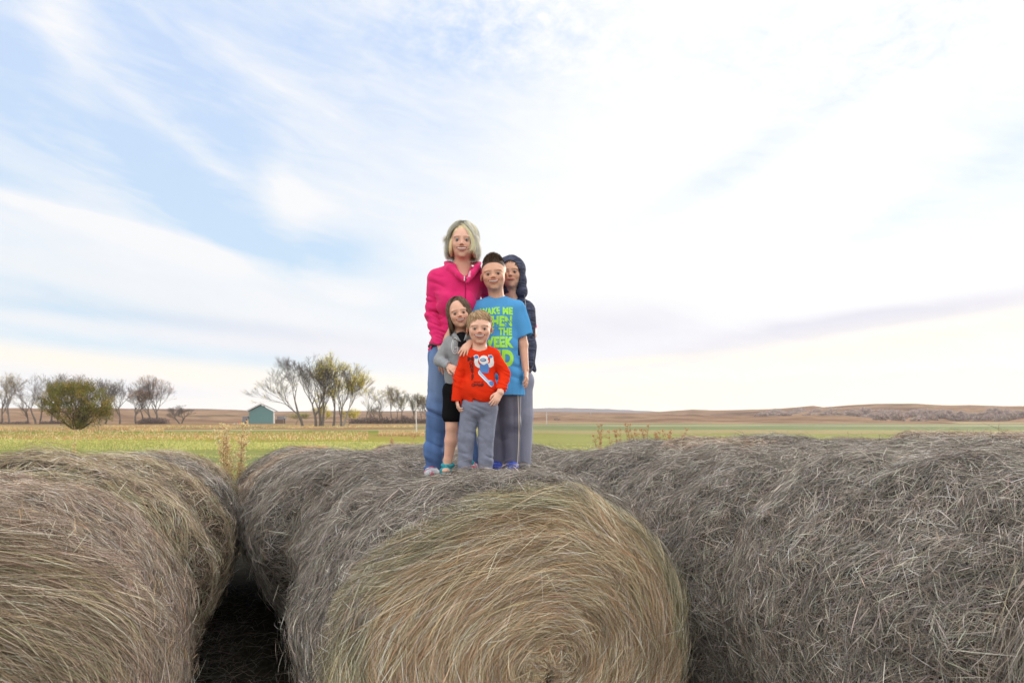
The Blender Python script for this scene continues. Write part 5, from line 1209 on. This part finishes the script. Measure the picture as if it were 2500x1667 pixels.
def tree(name, px, bpy_, tpy, d, label, group, seed, lean=0, trunks=((0, 0),), maxlev=5, ang=30, leaves=0, lcols=None, lsize=(.18, .4), up=.10, rtrunk=.28, trunkfrac=.34, width=None, bark=BARKC, shrink=(.58, .78), leafband=(0, 1), minr=.020, nch=(2, 4)):
    rs_ = np.random.RandomState(seed); base = P(px, bpy_, d); top = P(px, tpy, d); H = top[2] - base[2]
    base[2] -= .25; e = empty(name, tuple(base), label, 'tree', group); segs, tips = [], []
    for dx, ln in trunks:
        grow(segs, tips, base + np.array([dx, rs_.uniform(-.4, .4), 0]), unit((math.sin(R(lean + ln)), rs_.uniform(-.08, .08), math.cos(R(lean + ln)))), H * trunkfrac, rtrunk, 0, maxlev, rs_, up, ang, nch, .10, shrink)
    # bring to the measured height and width
    zs = np.array([s[1][2] for s in segs]); f = H / max(zs.max() - base[2], .1)
    def tf(q): q = np.asarray(q) - base; return base + q * f
    xs_ = np.array([s[1][0] for s in segs]); fw = 1
    if width: fw = width / max((np.percentile(xs_, 98) - np.percentile(xs_, 2)) * f, .1)
    def tw(q): q = tf(q); q[0] = base[0] + (q[0] - base[0]) * fw; q[1] = base[1] + (q[1] - base[1]) * fw; return q
    S = [(tw(a), tw(b), max(r0, minr), max(r1, minr * .8), lv) for a, b, r0, r1, lv in segs]
    T = [s for s in S if s[4] <= 1]; C = [s for s in S if s[4] > 1]
    V, Q = prism(T, 6); n = vnoise(V, 3, 1)[:, None] * .25 + 1; mesh_obj('trunk', V, Q, M_BARK, e, colr=np.array(bark) * n)
    V, Q = prism(C, 3); cc = np.tile(np.array(bark) * 1.15, (len(V), 1)); parts = [(V, Q, cc)]
    if leaves:
        tp = np.array([tw(q[0]) for q in tips]); hh = (tp[:, 2] - base[2]) / H; ok = (hh >= leafband[0]) & (hh <= leafband[1]) & (vnoise(tp, .45, seed) > -.25); tp = tp[ok]
        if len(tp):
            c_ = tp[rs_.randint(0, len(tp), leaves)] + rs_.normal(0, .35, (leaves, 3)); parts.append(leaf_quads(c_, rs_, lsize, lcols[0], lcols[1]))
    V, Q, cc = merge(parts); mesh_obj('crown', V, Q, M_LEAF if leaves else M_BARK, e, colr=cc)
    return e
YEL = ([(.74, .46, .05), (.60, .42, .07), (.80, .56, .13), (.48, .38, .08)], [4, 3, 2, 2]); RED = ([(.50, .29, .19), (.56, .37, .25), (.38, .25, .17)], [3, 2, 2]); OLV = ([(.38, .30, .13), (.30, .25, .10), (.46, .36, .16)], [3, 2, 2]); DKG = ([(.20, .22, .09), (.26, .25, .10), (.32, .28, .11)], [3, 2, 2])
GL, GC, GR_ = 'bare trees along the left horizon', 'cottonwood clump right of the teal house', 'row of thin trees left of the people'
tree('bare_tree', 6, 1034, 905, 262, 'leafy topped brown tree cut by the left edge of the photo', GL, 1, lean=6, leaves=900, lcols=OLV, leafband=(.45, 1), rtrunk=.4, maxlev=4)
tree('bare_tree', 23, 1034, 903, 262, 'tall tree with thin brown leaves, second from the left edge', GL, 2, lean=4, leaves=700, lcols=OLV, leafband=(.5, 1), rtrunk=.4, trunkfrac=.42)
tree('bare_tree', 69, 1035, 945, 262, 'short bare tree left of the tall crooked pair', GL, 3, leaves=150, lcols=OLV, rtrunk=.35, trunkfrac=.42, maxlev=4)
tree('bare_tree', 86, 1035, 908, 262, 'tall bare tree leaning left, left one of a crooked pair', GL, 4, lean=-6, rtrunk=.42, trunkfrac=.42, width=10)
tree('bare_tree', 98, 1035, 915, 262, 'bare tree leaning left, right one of a crooked pair', GL, 5, lean=-8, rtrunk=.36, trunkfrac=.40, width=10)
tree('bare_tree', 126, 1034, 910, 262, 'tree with sparse brown leaves just left behind the olive bush', GL, 6, lean=-3, leaves=600, lcols=OLV, leafband=(.5, 1), rtrunk=.38)
tree('bare_tree', 141, 1034, 906, 262, 'upright bare tree directly behind the left side of the olive bush', GL, 7, rtrunk=.36)
tree('bare_tree', 184, 1034, 907, 262, 'reddish topped tree rising behind the middle of the olive bush', GL, 8, leaves=500, lcols=RED, leafband=(.6, 1), rtrunk=.36)
tree('bare_tree', 212, 1034, 920, 262, 'pale reddish bare tree behind the right half of the olive bush', GL, 9, leaves=260, lcols=RED, leafband=(.5, 1), rtrunk=.34)
tree('bare_tree', 240, 1034, 918, 262, 'bare tree at the right shoulder of the olive bush', GL, 10, lean=3, leaves=160, lcols=RED, rtrunk=.36)
tree('bare_tree', 258, 1034, 922, 262, 'bare tree leaning right, just clear of the olive bush', GL, 11, lean=9, rtrunk=.36, width=9)
tree('bare_tree', 293, 1033, 921, 262, 'slim bare tree leaning right, standing alone between bush and pink tree', GL, 12, lean=9, rtrunk=.36, trunkfrac=.42, width=10)
tree('bare_tree', 331, 1032, 934, 262, 'bare tree leaning left towards the slim one', GL, 13, lean=-9, rtrunk=.42, trunkfrac=.42, width=10)
tree('bare_tree', 351, 1033, 932, 262, 'bare tree touching the left side of the pink leaved tree', GL, 14, lean=-6, rtrunk=.36, trunkfrac=.40, width=9)
tree('bare_tree', 368, 1033, 912, 262, 'big round tree with pinkish brown leaves', GL, 15, trunks=((0, -3), (2.2, 6)), leaves=1500, lcols=RED, leafband=(.35, 1), rtrunk=.40, width=12.5)
tree('bare_tree', 441, 1032, 985, 262, 'small low bare tree with a wide forked crown', GL, 16, trunks=((-.2, -22), (.3, 20)), rtrunk=.30, maxlev=5, width=8, trunkfrac=.40)
# cottonwoods
tree('cottonwood_tree', 741, 1042, 862, 196, 'big bare cottonwood leaning left, leftmost of the clump', GC, 21, lean=-15, leaves=200, lcols=YEL, leafband=(.2, .6), rtrunk=.42, trunkfrac=.40, width=17, ang=27, maxlev=6, nch=(2, 3))
tree('cottonwood_tree', 772, 1041, 878, 196, 'dark trunked cottonwood with bare twigs and a few yellow leaves, second of the clump', GC, 22, lean=-7, trunks=((0, 0), (.9, 4)), leaves=500, lcols=YEL, leafband=(.1, .55), rtrunk=.45, trunkfrac=.42, width=11, maxlev=5, ang=24)
tree('cottonwood_tree', 786, 1041, 880, 196, 'cottonwood trunk leaning right in the middle of the clump', GC, 23, lean=13, leaves=500, lcols=YEL, leafband=(.3, 1), rtrunk=.40, trunkfrac=.46, width=9, ang=22)
tree('cottonwood_tree', 812, 1042, 855, 196, 'tallest cottonwood with a narrow orange top', GC, 24, lean=2, leaves=2000, lsize=(.18, .38), lcols=YEL, leafband=(.35, 1), rtrunk=.40, trunkfrac=.46, width=7.0, ang=16, up=.16)
tree('cottonwood_tree', 832, 1042, 882, 196, 'yellow leaved cottonwood right of the tallest one', GC, 25, lean=6, leaves=1500, lsize=(.18, .38), lcols=YEL, leafband=(.3, 1), rtrunk=.36, trunkfrac=.42, width=8, ang=20)
tree('cottonwood_tree', 837, 1042, 896, 196, 'pale trunked cottonwood leaning right with yellow leaves, rightmost of the clump', GC, 26, lean=13, leaves=2000, lsize=(.18, .38), lcols=YEL, leafband=(.3, 1), rtrunk=.34, trunkfrac=.44, width=7, ang=20, bark=(.30, .27, .24))
tree('young_tree', 722, 1037, 1008, 205, 'low green bush left of the cottonwood clump', 'small trees under the cottonwoods', 27, leaves=900, lcols=DKG, rtrunk=.12, width=7, maxlev=4)
tree('young_tree', 851, 1040, 995, 200, 'low yellow bush under the rightmost cottonwood', 'small trees under the cottonwoods', 28, leaves=800, lcols=YEL, rtrunk=.12, width=5, maxlev=4)
tree('young_tree', 781, 1040, 985, 199, 'slim yellow sapling behind the dark cottonwood trunks', 'small trees under the cottonwoods', 29, leaves=900, lcols=YEL, rtrunk=.12, width=5, maxlev=4)
for i_, (px_, tp_, ln_, lv_, lb_, w_, lb2) in enumerate(((895, 938, 3, 500, YEL, 10, 'thin tree with yellow tufts, first right of the cottonwood clump'), (877, 996, -10, 0, YEL, 4, 'short bare leaning tree between clump and thin row'), (908, 985, 3, 260, DKG, 5, 'short dark green tree between two taller thin trees'),
        (928, 960, 2, 120, OLV, 8, 'bare thin tree with two crooked limbs'), (942, 982, -12, 0, OLV, 5, 'short bare trunk leaning left in the thin row'), (959, 936, 0, 900, OLV, 8, 'tallest thin tree of the row with olive leaves'), (968, 965, 2, 200, OLV, 6, 'faint bare tree right of the tallest thin tree'), (981, 945, 3, 900, DKG, 8, 'thin tree with green leaves right of the tallest'),
        (1011, 955, -2, 350, DKG, 6, 'thin tree directly left behind the white pole'), (1027, 956, 3, 350, DKG, 6, 'thin tree just right of the white pole'), (1046, 962, 2, 300, OLV, 6, 'thin tree half hidden behind the jeans of the woman'))):
    tree('thin_tree', px_, 1033, tp_, 285, lb2, GR_, 40 + i_, lean=ln_, leaves=lv_, lcols=lb_, leafband=(.25, 1), rtrunk=.30, trunkfrac=.44, width=w_, ang=24, maxlev=4 if lv_ < 300 else 5)
# olive bush
def bush():
    d = 129.; rs_ = np.random.RandomState(5); base = P(187, 1051, d); base[2] -= .2
    e = empty('willow_tree', tuple(base), 'large round olive green bushy tree in front of the bare trees', 'tree'); segs, tips = [], []
    for k in range(13): grow(segs, tips, base + rs_.normal(0, .25, 3) * [1, 1, 0], unit((rs_.uniform(-.9, .9), rs_.uniform(-.7, .7), 1)), 3.4, .16, 0, 3, rs_, .05, 30, (2, 4), .12, (.6, .8))
    V, Q = prism([s for s in segs], 4); mesh_obj('trunk', V, Q, M_BARK, e, colr=np.tile(np.array((.07, .06, .045)), (len(V), 1)))
    # leafy sprays spread over lobes
    lob = []
    for cx_, cy_, rx, ry in ((187, 975, 48, 38), (140, 965, 34, 28), (125, 990, 24, 20), (215, 960, 34, 24), (238, 985, 32, 28), (252, 1003, 20, 22), (170, 1000, 48, 30), (205, 1015, 44, 24), (185, 1035, 28, 15), (160, 950, 30, 18), (190, 945, 30, 12)):
        c = P(cx_, cy_, d); lob.append((c[0], c[2], rx / F * d, ry / F * d))
    C = []; T = []
    for (x, z, rx, rz_) in lob:
        for q in range(34):
            v = unit(rs_.normal(0, 1, 3)) * rs_.uniform(.45, 1.03) ; cc = np.array([x + v[0] * rx, d + v[1] * (rx + .8), z + v[2] * rz_]); n = 64; tone = rs_.uniform(.6, 1.35); warm = rs_.rand() < .36
            spray = unit(v * np.array([1, 1, .6]) + np.array([0, 0, .5])); tt_ = rs_.uniform(-.7, .9, n)[:, None]
            C.append(cc + spray * tt_ + rs_.normal(0, .28, (n, 3))); T.append(np.tile(np.array((.34, .25, .06) if warm else (.19, .19, .045)) * tone, (n, 1)))
    C = np.concatenate(C); T = np.concatenate(T); V, Q, _ = leaf_quads(C, rs_, (.12, .30), OLV[0], OLV[1]); cc = np.repeat(T * rs_.uniform(.7, 1.3, (len(T), 1)), 4, 0)
    mesh_obj('crown', V, Q, M_LEAF, e, colr=cc)
bush()
# thicket under the thin trees, along the left trees and on the right hills: nobody could count it
def find_d(px_, row):
    ds = np.arange(330, 930, 8.); rows_ = [HY - (hill_z(px_, d_) - CAMZ) / d_ * F for d_ in ds]
    return float(ds[int(np.argmin([abs(r_ - row) + .004 * abs(d_ - 500) for r_, d_ in zip(rows_, ds)]))])
def thicket(name, spots, label, cols, seed, dens=1.0, size=(.35, .8), cat='brush'):
    rs_ = np.random.RandomState(seed); C = []
    for (px_, bpy_, d, wpx, hpx) in spots:
        if d > 300: d = find_d(px_, bpy_)
        n = int(wpx * hpx * 2.2 * dens); c = P(px_, bpy_, d); c[2] = hill_z(px_, d) if d > 300 else c[2]; w_, h_ = wpx / F * d, hpx / F * d
        x = rs_.uniform(-1, 1, n); top = np.sqrt(np.clip(1 - x * x, 0, 1)) * (.75 + .25 * np.sin(x * 9 + rs_.rand() * 6)); C.append(np.stack([c[0] + x * w_ / 2, d + rs_.normal(0, w_ * .12 + .5, n), c[2] - .3 + top * h_ * rs_.uniform(0, 1, n) ** .8], -1))
    C = np.concatenate(C); V, Q, cc = leaf_quads(C, rs_, size, cols[0], cols[1]); o = mesh_obj(name, V, Q, M_LEAF, None, colr=cc)
    return tag(o, label, cat, kind='stuff')
BRN = ([(.17, .13, .12), (.12, .10, .095), (.22, .17, .14)], [3, 2, 2])
rr = np.random.RandomState(2)
thicket('undergrowth', [(x, 1033, 284, 16, 14 + 8 * rr.rand()) for x in range(862, 1060, 8)] + [(905, 1033, 283, 26, 24), (985, 1033, 283, 22, 24)], 'dark undergrowth below the row of thin trees', BRN, 4, size=(.25, .6))
thicket('brush', [(x, 1034, 262, 14, 5 + 10 * rr.rand()) for x in list(range(0, 70, 9)) + list(range(105, 150, 7))] + [(x, 1034, 262, 26, 18) for x in range(350, 405, 8)], 'low grey brown brush at the feet of the left bare trees', BRN, 6, size=(.2, .5))
sp_ = []
for px_, w_, h_, by in [(2058, 70, 9, 1026), (2010, 22, 4, 1023), (1955, 40, 5, 1024)]: sp_.append((px_, by, 420, w_, h_))
for px_ in range(2070, 2500, 11):
    sp_.append((px_ + rr.uniform(-5, 5), 1022 + rr.uniform(-8, 3), 560 + rr.uniform(-60, 60), 40, rr.uniform(12, 24)))
for px_ in range(2130, 2480, 9): sp_.append((px_, 1028 - 6 * rr.rand(), 430, 26, rr.uniform(10, 21)))
for px_ in range(1860, 2130, 9): sp_.append((px_, 1010 + rr.uniform(-5, 6), 640, 34, rr.uniform(6, 12)))
HZL = ([(.28, .235, .225), (.24, .20, .19), (.33, .275, .25), (.35, .30, .19)], [4, 3, 2, .4])
thicket('brush', sp_, 'grey brown thickets covering the right hills', HZL, 8, dens=2.2, size=(.4, 1.0))
thicket('brush', [(1360, 1027, 330, 17, 9)], 'single dark shrub on the hillside right of the people', BRN, 9, size=(.3, .7))
# grass: taller clumps at the edge of the meadow
def grass(name, boxes, label, cols, seed):
    rs_ = np.random.RandomState(seed); P_, W_, H_ = [], [], []
    for x0, x1, d0, d1, n, h in boxes:
        d = rs_.uniform(d0, d1, n); px_ = rs_.uniform(x0, x1, n); x = (px_ - CX) / F * d; k = vnoise(np.stack([x * .1, d * .2, 0 * x], -1), 1, 3); ok = k > -.1 if n > 4000 else k > -2
        P_.append(np.stack([x, d, ground_z(x, d) - .03], -1)[ok]); H_.append((h * rs_.uniform(.5, 1.1, n) * (1 + .5 * k))[ok])
    P_ = np.concatenate(P_); H_ = np.concatenate(H_); N = len(P_); tip = P_ + np.stack([rs_.normal(0, .25, N) * H_, rs_.normal(0, .25, N) * H_, H_], -1); mid = (P_ + tip) / 2 + rs_.normal(0, .03, (N, 3))
    w_ = np.array([1, .2, 0]) * (P_[:, 1:2] * .00045 + .006)
    V = np.stack([P_ - w_, P_ + w_, mid - w_ * .7, mid + w_ * .7, tip - w_ * .2, tip + w_ * .2], 1).reshape(-1, 3); b = (np.arange(N) * 6)[:, None, None]; Q = (b + np.array([[0, 1, 3, 2], [2, 3, 5, 4]])[None]).reshape(-1, 4)
    return tag(mesh_obj(name, V, Q, M_WEED, None, colr=np.repeat(pal(rs_, N, cols[0], cols[1]), 6, 0)), label, 'grass', kind='stuff')
GRS = ([(.26, .30, .10), (.36, .35, .13), (.17, .22, .07), (.44, .39, .18)], [4, 5, 2, 4]); DRY = ([(.46, .36, .20), (.36, .27, .14), (.54, .45, .28)], [3, 3, 2])
grass('meadow_grass', [(-200, 1300, 16, 42, 26000, .11), (400, 1150, 46, 62, 22000, .20), (1250, 2700, 20, 60, 24000, .10), (-200, 500, 40, 75, 16000, .10)], 'yellow green meadow grass beyond the bales', GRS, 3)
grass('dry_grass', [(700, 800, 40, 50, 2500, .40), (925, 1035, 88, 96, 2600, .55), (-50, 400, 118, 160, 9000, .4), (250, 1010, 150, 205, 9000, .28), (-200, 900, 70, 110, 4000, .3)], 'dry tan and rust grass strips across the meadow', ([(.42, .29, .16), (.34, .21, .11), (.50, .40, .24), (.25, .24, .10)], [3, 3, 2, 2]), 4)
# dry weeds
def weed(px_, tpy, d, hw, label, seed, cols, rsn=1.0, stems=5, group=None):
    rs_ = np.random.RandomState(seed); x = (px_ - CX) / F * d; g = float(ground_z(x, d)); top = CAMZ + (HY - tpy) / F * d; H = top - g; base = np.array([x, d, g - .03])
    segs = []; seeds = []
    for s in range(stems):
        p = base + rs_.normal(0, .03, 3) * [1, 1, 0]; dr = unit((rs_.uniform(-1, 1) * hw * .9 / H, rs_.uniform(-.1, .1), 1)); L = H * rs_.uniform(.88, 1.08); n = 14; q = p
        for i in range(n):
            dr = unit(dr + rs_.normal(0, .04, 3)); q2 = q + dr * L / n; segs.append((q, q2, .006 * (1 - .6 * i / n), .005 * (1 - .6 * i / n))); q = q2
            if i > 3:
                for _ in range(3):
                    a = unit((rs_.normal(0, .6), rs_.normal(0, .6), 1.0)); l = rs_.uniform(.08, .26) * (1.25 - i / n) * H / 1.6; r_ = q; 
                    for j in range(4):
                        a = unit(a + rs_.normal(0, .12, 3)); r2 = r_ + a * l / 4; segs.append((r_, r2, .0028, .002)); r_ = r2
                        if j: seeds += list(r_ + rs_.normal(0, .014, (int(7 * rsn), 3)))
    e = empty('dry_weed', tuple(base), label, 'weed', group); V, Q = prism(segs, 3); mesh_obj('stem', V, Q, M_WEED, e, colr=np.tile(np.array((.36, .25, .13)), (len(V), 1)))
    V, Q, cc = leaf_quads(np.array(seeds), rs_, (.010, .026), cols[0], cols[1]); mesh_obj('seed_head', V, Q, M_WEED, e, colr=cc)
TANW = ([(.60, .42, .24), (.48, .32, .18), (.68, .52, .32), (.34, .22, .12)], [4, 3, 2, 1]); RUS = ([(.34, .19, .10), (.26, .15, .09), (.44, .27, .15)], [3, 2, 2])
weed(560, 1046, 8.6, .25, 'tall bushy tan weed standing in the gap between the left and middle rows', 1, TANW, 1.6, 11)
GW = 'dry rust coloured weeds behind the bales right of the people'
for i_, (px_, tp_, h_, lb_) in enumerate(((1463, 1041, .12, 'leftmost tall rust weed of the group right of the people'), (1518, 1060, .05, 'short thin weed between the leftmost weed and its neighbour'), (1547, 1049, .06, 'slim dark weed second among the taller ones'), (1577, 1040, .06, 'tallest upright weed, like a post'), (1600, 1052, .05, 'faint thin weed right of the tallest upright one'), (1622, 1046, .10, 'dense forked weed, right of the tallest'), (1642, 1054, .07, 'spreading pale weed at the right of the dense forked one'), (1684, 1058, .04, 'lone small weed farthest right'))):
    weed(px_, tp_, 15.2, h_, lb_, 10 + i_, RUS, 1.0, 4, GW)
weed(975, 1076, 12.5, .12, 'low rusty weed left of the woman among the far bales', 31, RUS, 1, 4); weed(1036, 1084, 12.0, .06, 'small rusty weed touching the knee of the jeans', 32, RUS, 1, 3); weed(183, 1078, 14, .05, 'small dry weed behind the left bales', 33, TANW, 1, 3)
# posts
def post(px_, bpy_, tpy, d, w_, label, c, lean=0, cap=True, group=None):
    b = P(px_, bpy_, d); t_ = P(px_ + lean, tpy, d); b[2] -= .2; e = empty('utility_pole', tuple(b), label, 'pole', group); V, Q = prism([(b, t_, w_ / 2, w_ * .36)], 12); mesh_obj('shaft', V, Q, M_POST, e, colr=np.tile(np.array(c), (len(V), 1)) * (1 + .12 * vnoise(V, 2, 3)[:, None]))
    if cap: V, Q = prism([(t_ - [0, 0, .05], t_ + [0, 0, w_ * .8], w_ * .55, w_ * .42), (t_ + [0, 0, w_ * .8], t_ + [0, 0, w_ * 1.1], w_ * .42, .001)], 12); mesh_obj('cap', V, Q, M_POST, e, colr=np.tile(np.array(c) * .8, (len(V), 1)))
M_POST = vcol('painted_post', rough=.7, spec=.3)
post(1017, 1062, 982, 92, .17, 'slightly leaning white pole in the meadow left of the woman', (.70, .70, .70), lean=-1.6)
post(1334.5, 1035, 1008, 250, .30, 'short pale pole in front of the hills right of the people', (.62, .60, .58))
post(1442, 1015, 996, 430, .35, 'faint distant pole on the hillside', (.50, .48, .48), cap=False)
b = P(1299, 1085, 13.5); zb = float(ground_z(b[0], 13.5)); post(1299, HY + (CAMZ - zb) / 13.5 * F, 922, 13.5, .036, 'thin grey steel post right behind the hooded boy', (.42, .44, .46))
# house
def box(x0, x1, y0, y1, z0, z1):
    V = np.array([(x, y, z) for x in (x0, x1) for y in (y0, y1) for z in (z0, z1)]); return V, np.array([[0, 1, 3, 2], [4, 6, 7, 5], [0, 4, 5, 1], [2, 3, 7, 6], [0, 2, 6, 4], [1, 5, 7, 3]])
def polyprism(pts, depthv):
    """front polygon (n,3) pushed back by depthv"""
    n = len(pts); V = np.concatenate([pts, pts + depthv]); f4 = np.array([[i, (i + 1) % n, n + (i + 1) % n, n + i] for i in range(n)]); return V, f4[:, ::-1], n
def ngon_obj(name, pts, depthv, m, parent):
    V, f4, n = polyprism(np.asarray(pts, float), np.asarray(depthv, float)); bm = bmesh.new(); vs = [bm.verts.new(tuple(v - np.array(ploc(parent)))) for v in V]
    for f in f4: bm.faces.new([vs[i] for i in f])
    bm.faces.new(vs[:n]); bm.faces.new(vs[n:][::-1]); bmesh.ops.recalc_face_normals(bm, faces=bm.faces[:]); me = bpy.data.meshes.new(name); bm.to_mesh(me); bm.free(); me.materials.append(m); o = bpy.data.objects.new(name, me); col.objects.link(o); o.parent = parent; return o
m, t, b_ = mat('teal_siding'); geo = t.node('ShaderNodeNewGeometry'); s3 = t.node('ShaderNodeSeparateXYZ'); t.l.new(geo.outputs['Position'], s3.inputs[0])
wv = t.math('FRACT', t.math('MULTIPLY', s3.outputs[2], 5.0)); t.l.new(t.mix(1.0, t.ramp(wv, [(0, (.5, .5, .5)), (.12, (1, 1, 1)), (1, (.92, .92, .92))]), (.135, .27, .285), 'MULTIPLY'), b_.inputs['Base Color']); b_.inputs['Roughness'].default_value = .7; M_TEAL = m
M_WHT = plain('white_trim', (.72, .72, .73), .6); M_ROOF = plain('dark_shingles', (.075, .08, .10), .9, bscale=3); M_DKW = plain('old_wood', (.17, .125, .10), .9, bscale=4); M_GRYW = plain('grey_boards', (.25, .25, .28), .9, bscale=4); M_TARP = plain('white_tarp', (.75, .76, .80), .6, bscale=2); M_RED = plain('orange_barrel', (.55, .14, .06), .6); M_GLASS = plain('window_glass', (.03, .04, .05), .1, .6)
dH = 286.; k_ = dH / F; h0 = P(638, 1034, dH); e = empty('house', (h0[0], dH, h0[2]), 'teal house with white gable trim and dark roof on the left horizon', 'house')
q = lambda x, y, dd=0: P(x, y, dH) + np.array([0, dd, 0]); dv = np.array([-3.6, 11, 0])
ngon_obj('wall', [q(608, 1036), q(667, 1036), q(667, 1004), q(638, 989), q(608, 1003)], dv, M_TEAL, e)
wv_ = np.array([0, -.12, 0])
ngon_obj('corner_trim', [q(667, 1036) + wv_, q(669.5, 1036) + wv_, q(669.5, 1004) + wv_, q(667, 1003) + wv_], dv * 1.0, M_WHT, e)
for a_, b2 in (((604, 1004), (638, 987)), ((638, 987), (676, 1005))):
    up_ = np.array([0, 0, .55]); p0, p1 = q(*a_) - [0, .7, 0], q(*b2) - [0, .7, 0]; ngon_obj('gable_trim', [p0, p1, p1 + up_ * .75, p0 + up_ * .75], [0, .18, 0], M_WHT, e)
    ngon_obj('roof', [p0 + [0, .2, .08], p1 + [0, .2, .08], p1 + up_ + [0, .2, .0], p0 + up_ + [0, .2, 0]], dv + [0, .6, 0], M_ROOF, e)
ngon_obj('wing_wall', [q(608.5, 1034, 11.5), q(596, 1034, 11.5), q(596, 1003, 11.5), q(608.5, 1003, 11.5)], [0, 6, 0], M_TEAL, e)
ngon_obj('wing_roof', [q(607, 1001, 5), q(630, 1001, 5), q(627, 989.5, 9), q(608, 989.5, 9)], [0, .6, -.3], M_ROOF, e)
ngon_obj('window', [q(670, 1026, 3), q(675, 1026, 3), q(675, 1016, 3), q(670, 1016, 3)], [0, .3, 0], M_GLASS, e)
def small(name, pts, dv_, m_, label, cat):
    p = q(*pts[0]); e = empty(name, tuple(p), label, cat); ngon_obj('body', [q(*a) for a in pts], dv_, m_, e); return e
s_ = small('shed', [(590, 1035), (606, 1035), (606, 1021), (600, 1016), (592, 1016)], [0, 4, 0], M_GRYW, 'small grey shed against the left side of the teal house', 'shed'); ngon_obj('door', [q(600, 1034, -.1), q(604, 1034, -.1), q(604, 1023, -.1), q(600, 1023, -.1)], [0, .08, 0], M_GLASS, s_)
s_ = small('wooden_pen', [(672, 1036), (692, 1036), (692, 1024), (672, 1024)], [0, .2, 0], M_DKW, 'low brown wooden pen right of the teal house', 'pen')
ngon_obj('shelter', [q(674, 1023.9, 1), q(692, 1023.9, 1), q(692, 1016, 1), q(674, 1016, 1)], [0, 3, 0], M_GRYW, s_)
def bar_thing(px_, w_, y0, y1, label):
    b = q(px_, y0); t_ = q(px_, y1); e = empty('wooden_post', tuple(b), label, 'post'); V, Q = prism([(b, t_, w_ / 2, w_ / 2.2), (t_, t_ + [0, 0, .15], w_ / 2.2, .05)], 8); mesh_obj('shaft', V, Q, M_POST, e, colr=np.tile(np.array((.05, .045, .04)), (len(V), 1)))
bar_thing(694.5, .5, 1036, 1022, 'dark post at the right end of the wooden pen')
def lump(name, x0, x1, y0, y1, dd, m_, label, cat):
    a, b = q(x0, y1, dd), q(x1, y0, dd); V = Vol(a - .6, b + np.array([.6, 1.6, .6]), .16); n = 6
    for i in range(n): x = a[0] + (b[0] - a[0]) * (i + .5) / n; V.ell((x, dH + dd + .4, a[2] + .1), ((b[0] - a[0]) / n * .75, .7, (b[2] - a[2]) * (.7 + .3 * math.sin(i * 2.3))), k=.15)
    V_, Q = V.mesh(); return tag(mesh_obj(name, V_, Q, m_), label, cat)
lump('tarp', 598, 622, 1033, 1036.5, -14, M_TARP, 'white crumpled tarp on the grass in front of the teal house', 'tarp')
lump('barrel', 585, 588, 1027, 1034, -1, M_RED, 'small orange barrel left of the grey shed', 'barrel')

# thin air between here and the hills
V, Q = box(-1760, 1760, -1760, 1760, -8, 160); m = bpy.data.materials.new('haze'); m.use_nodes = True; t = NT(m.node_tree); t.n.remove(t.n['Principled BSDF'])
pv_ = t.node('ShaderNodeVolumePrincipled'); pv_.inputs['Density'].default_value = .00016; pv_.inputs['Color'].default_value = (.86, .88, .95, 1); pv_.inputs['Anisotropy'].default_value = .3
t.l.new(pv_.outputs[0], t.n['Material Output'].inputs['Volume']); tag(mesh_obj('haze', V, Q[:, ::-1] if False else Q, m, smooth=False), 'thin pale haze lying over the prairie', 'haze', kind='stuff')
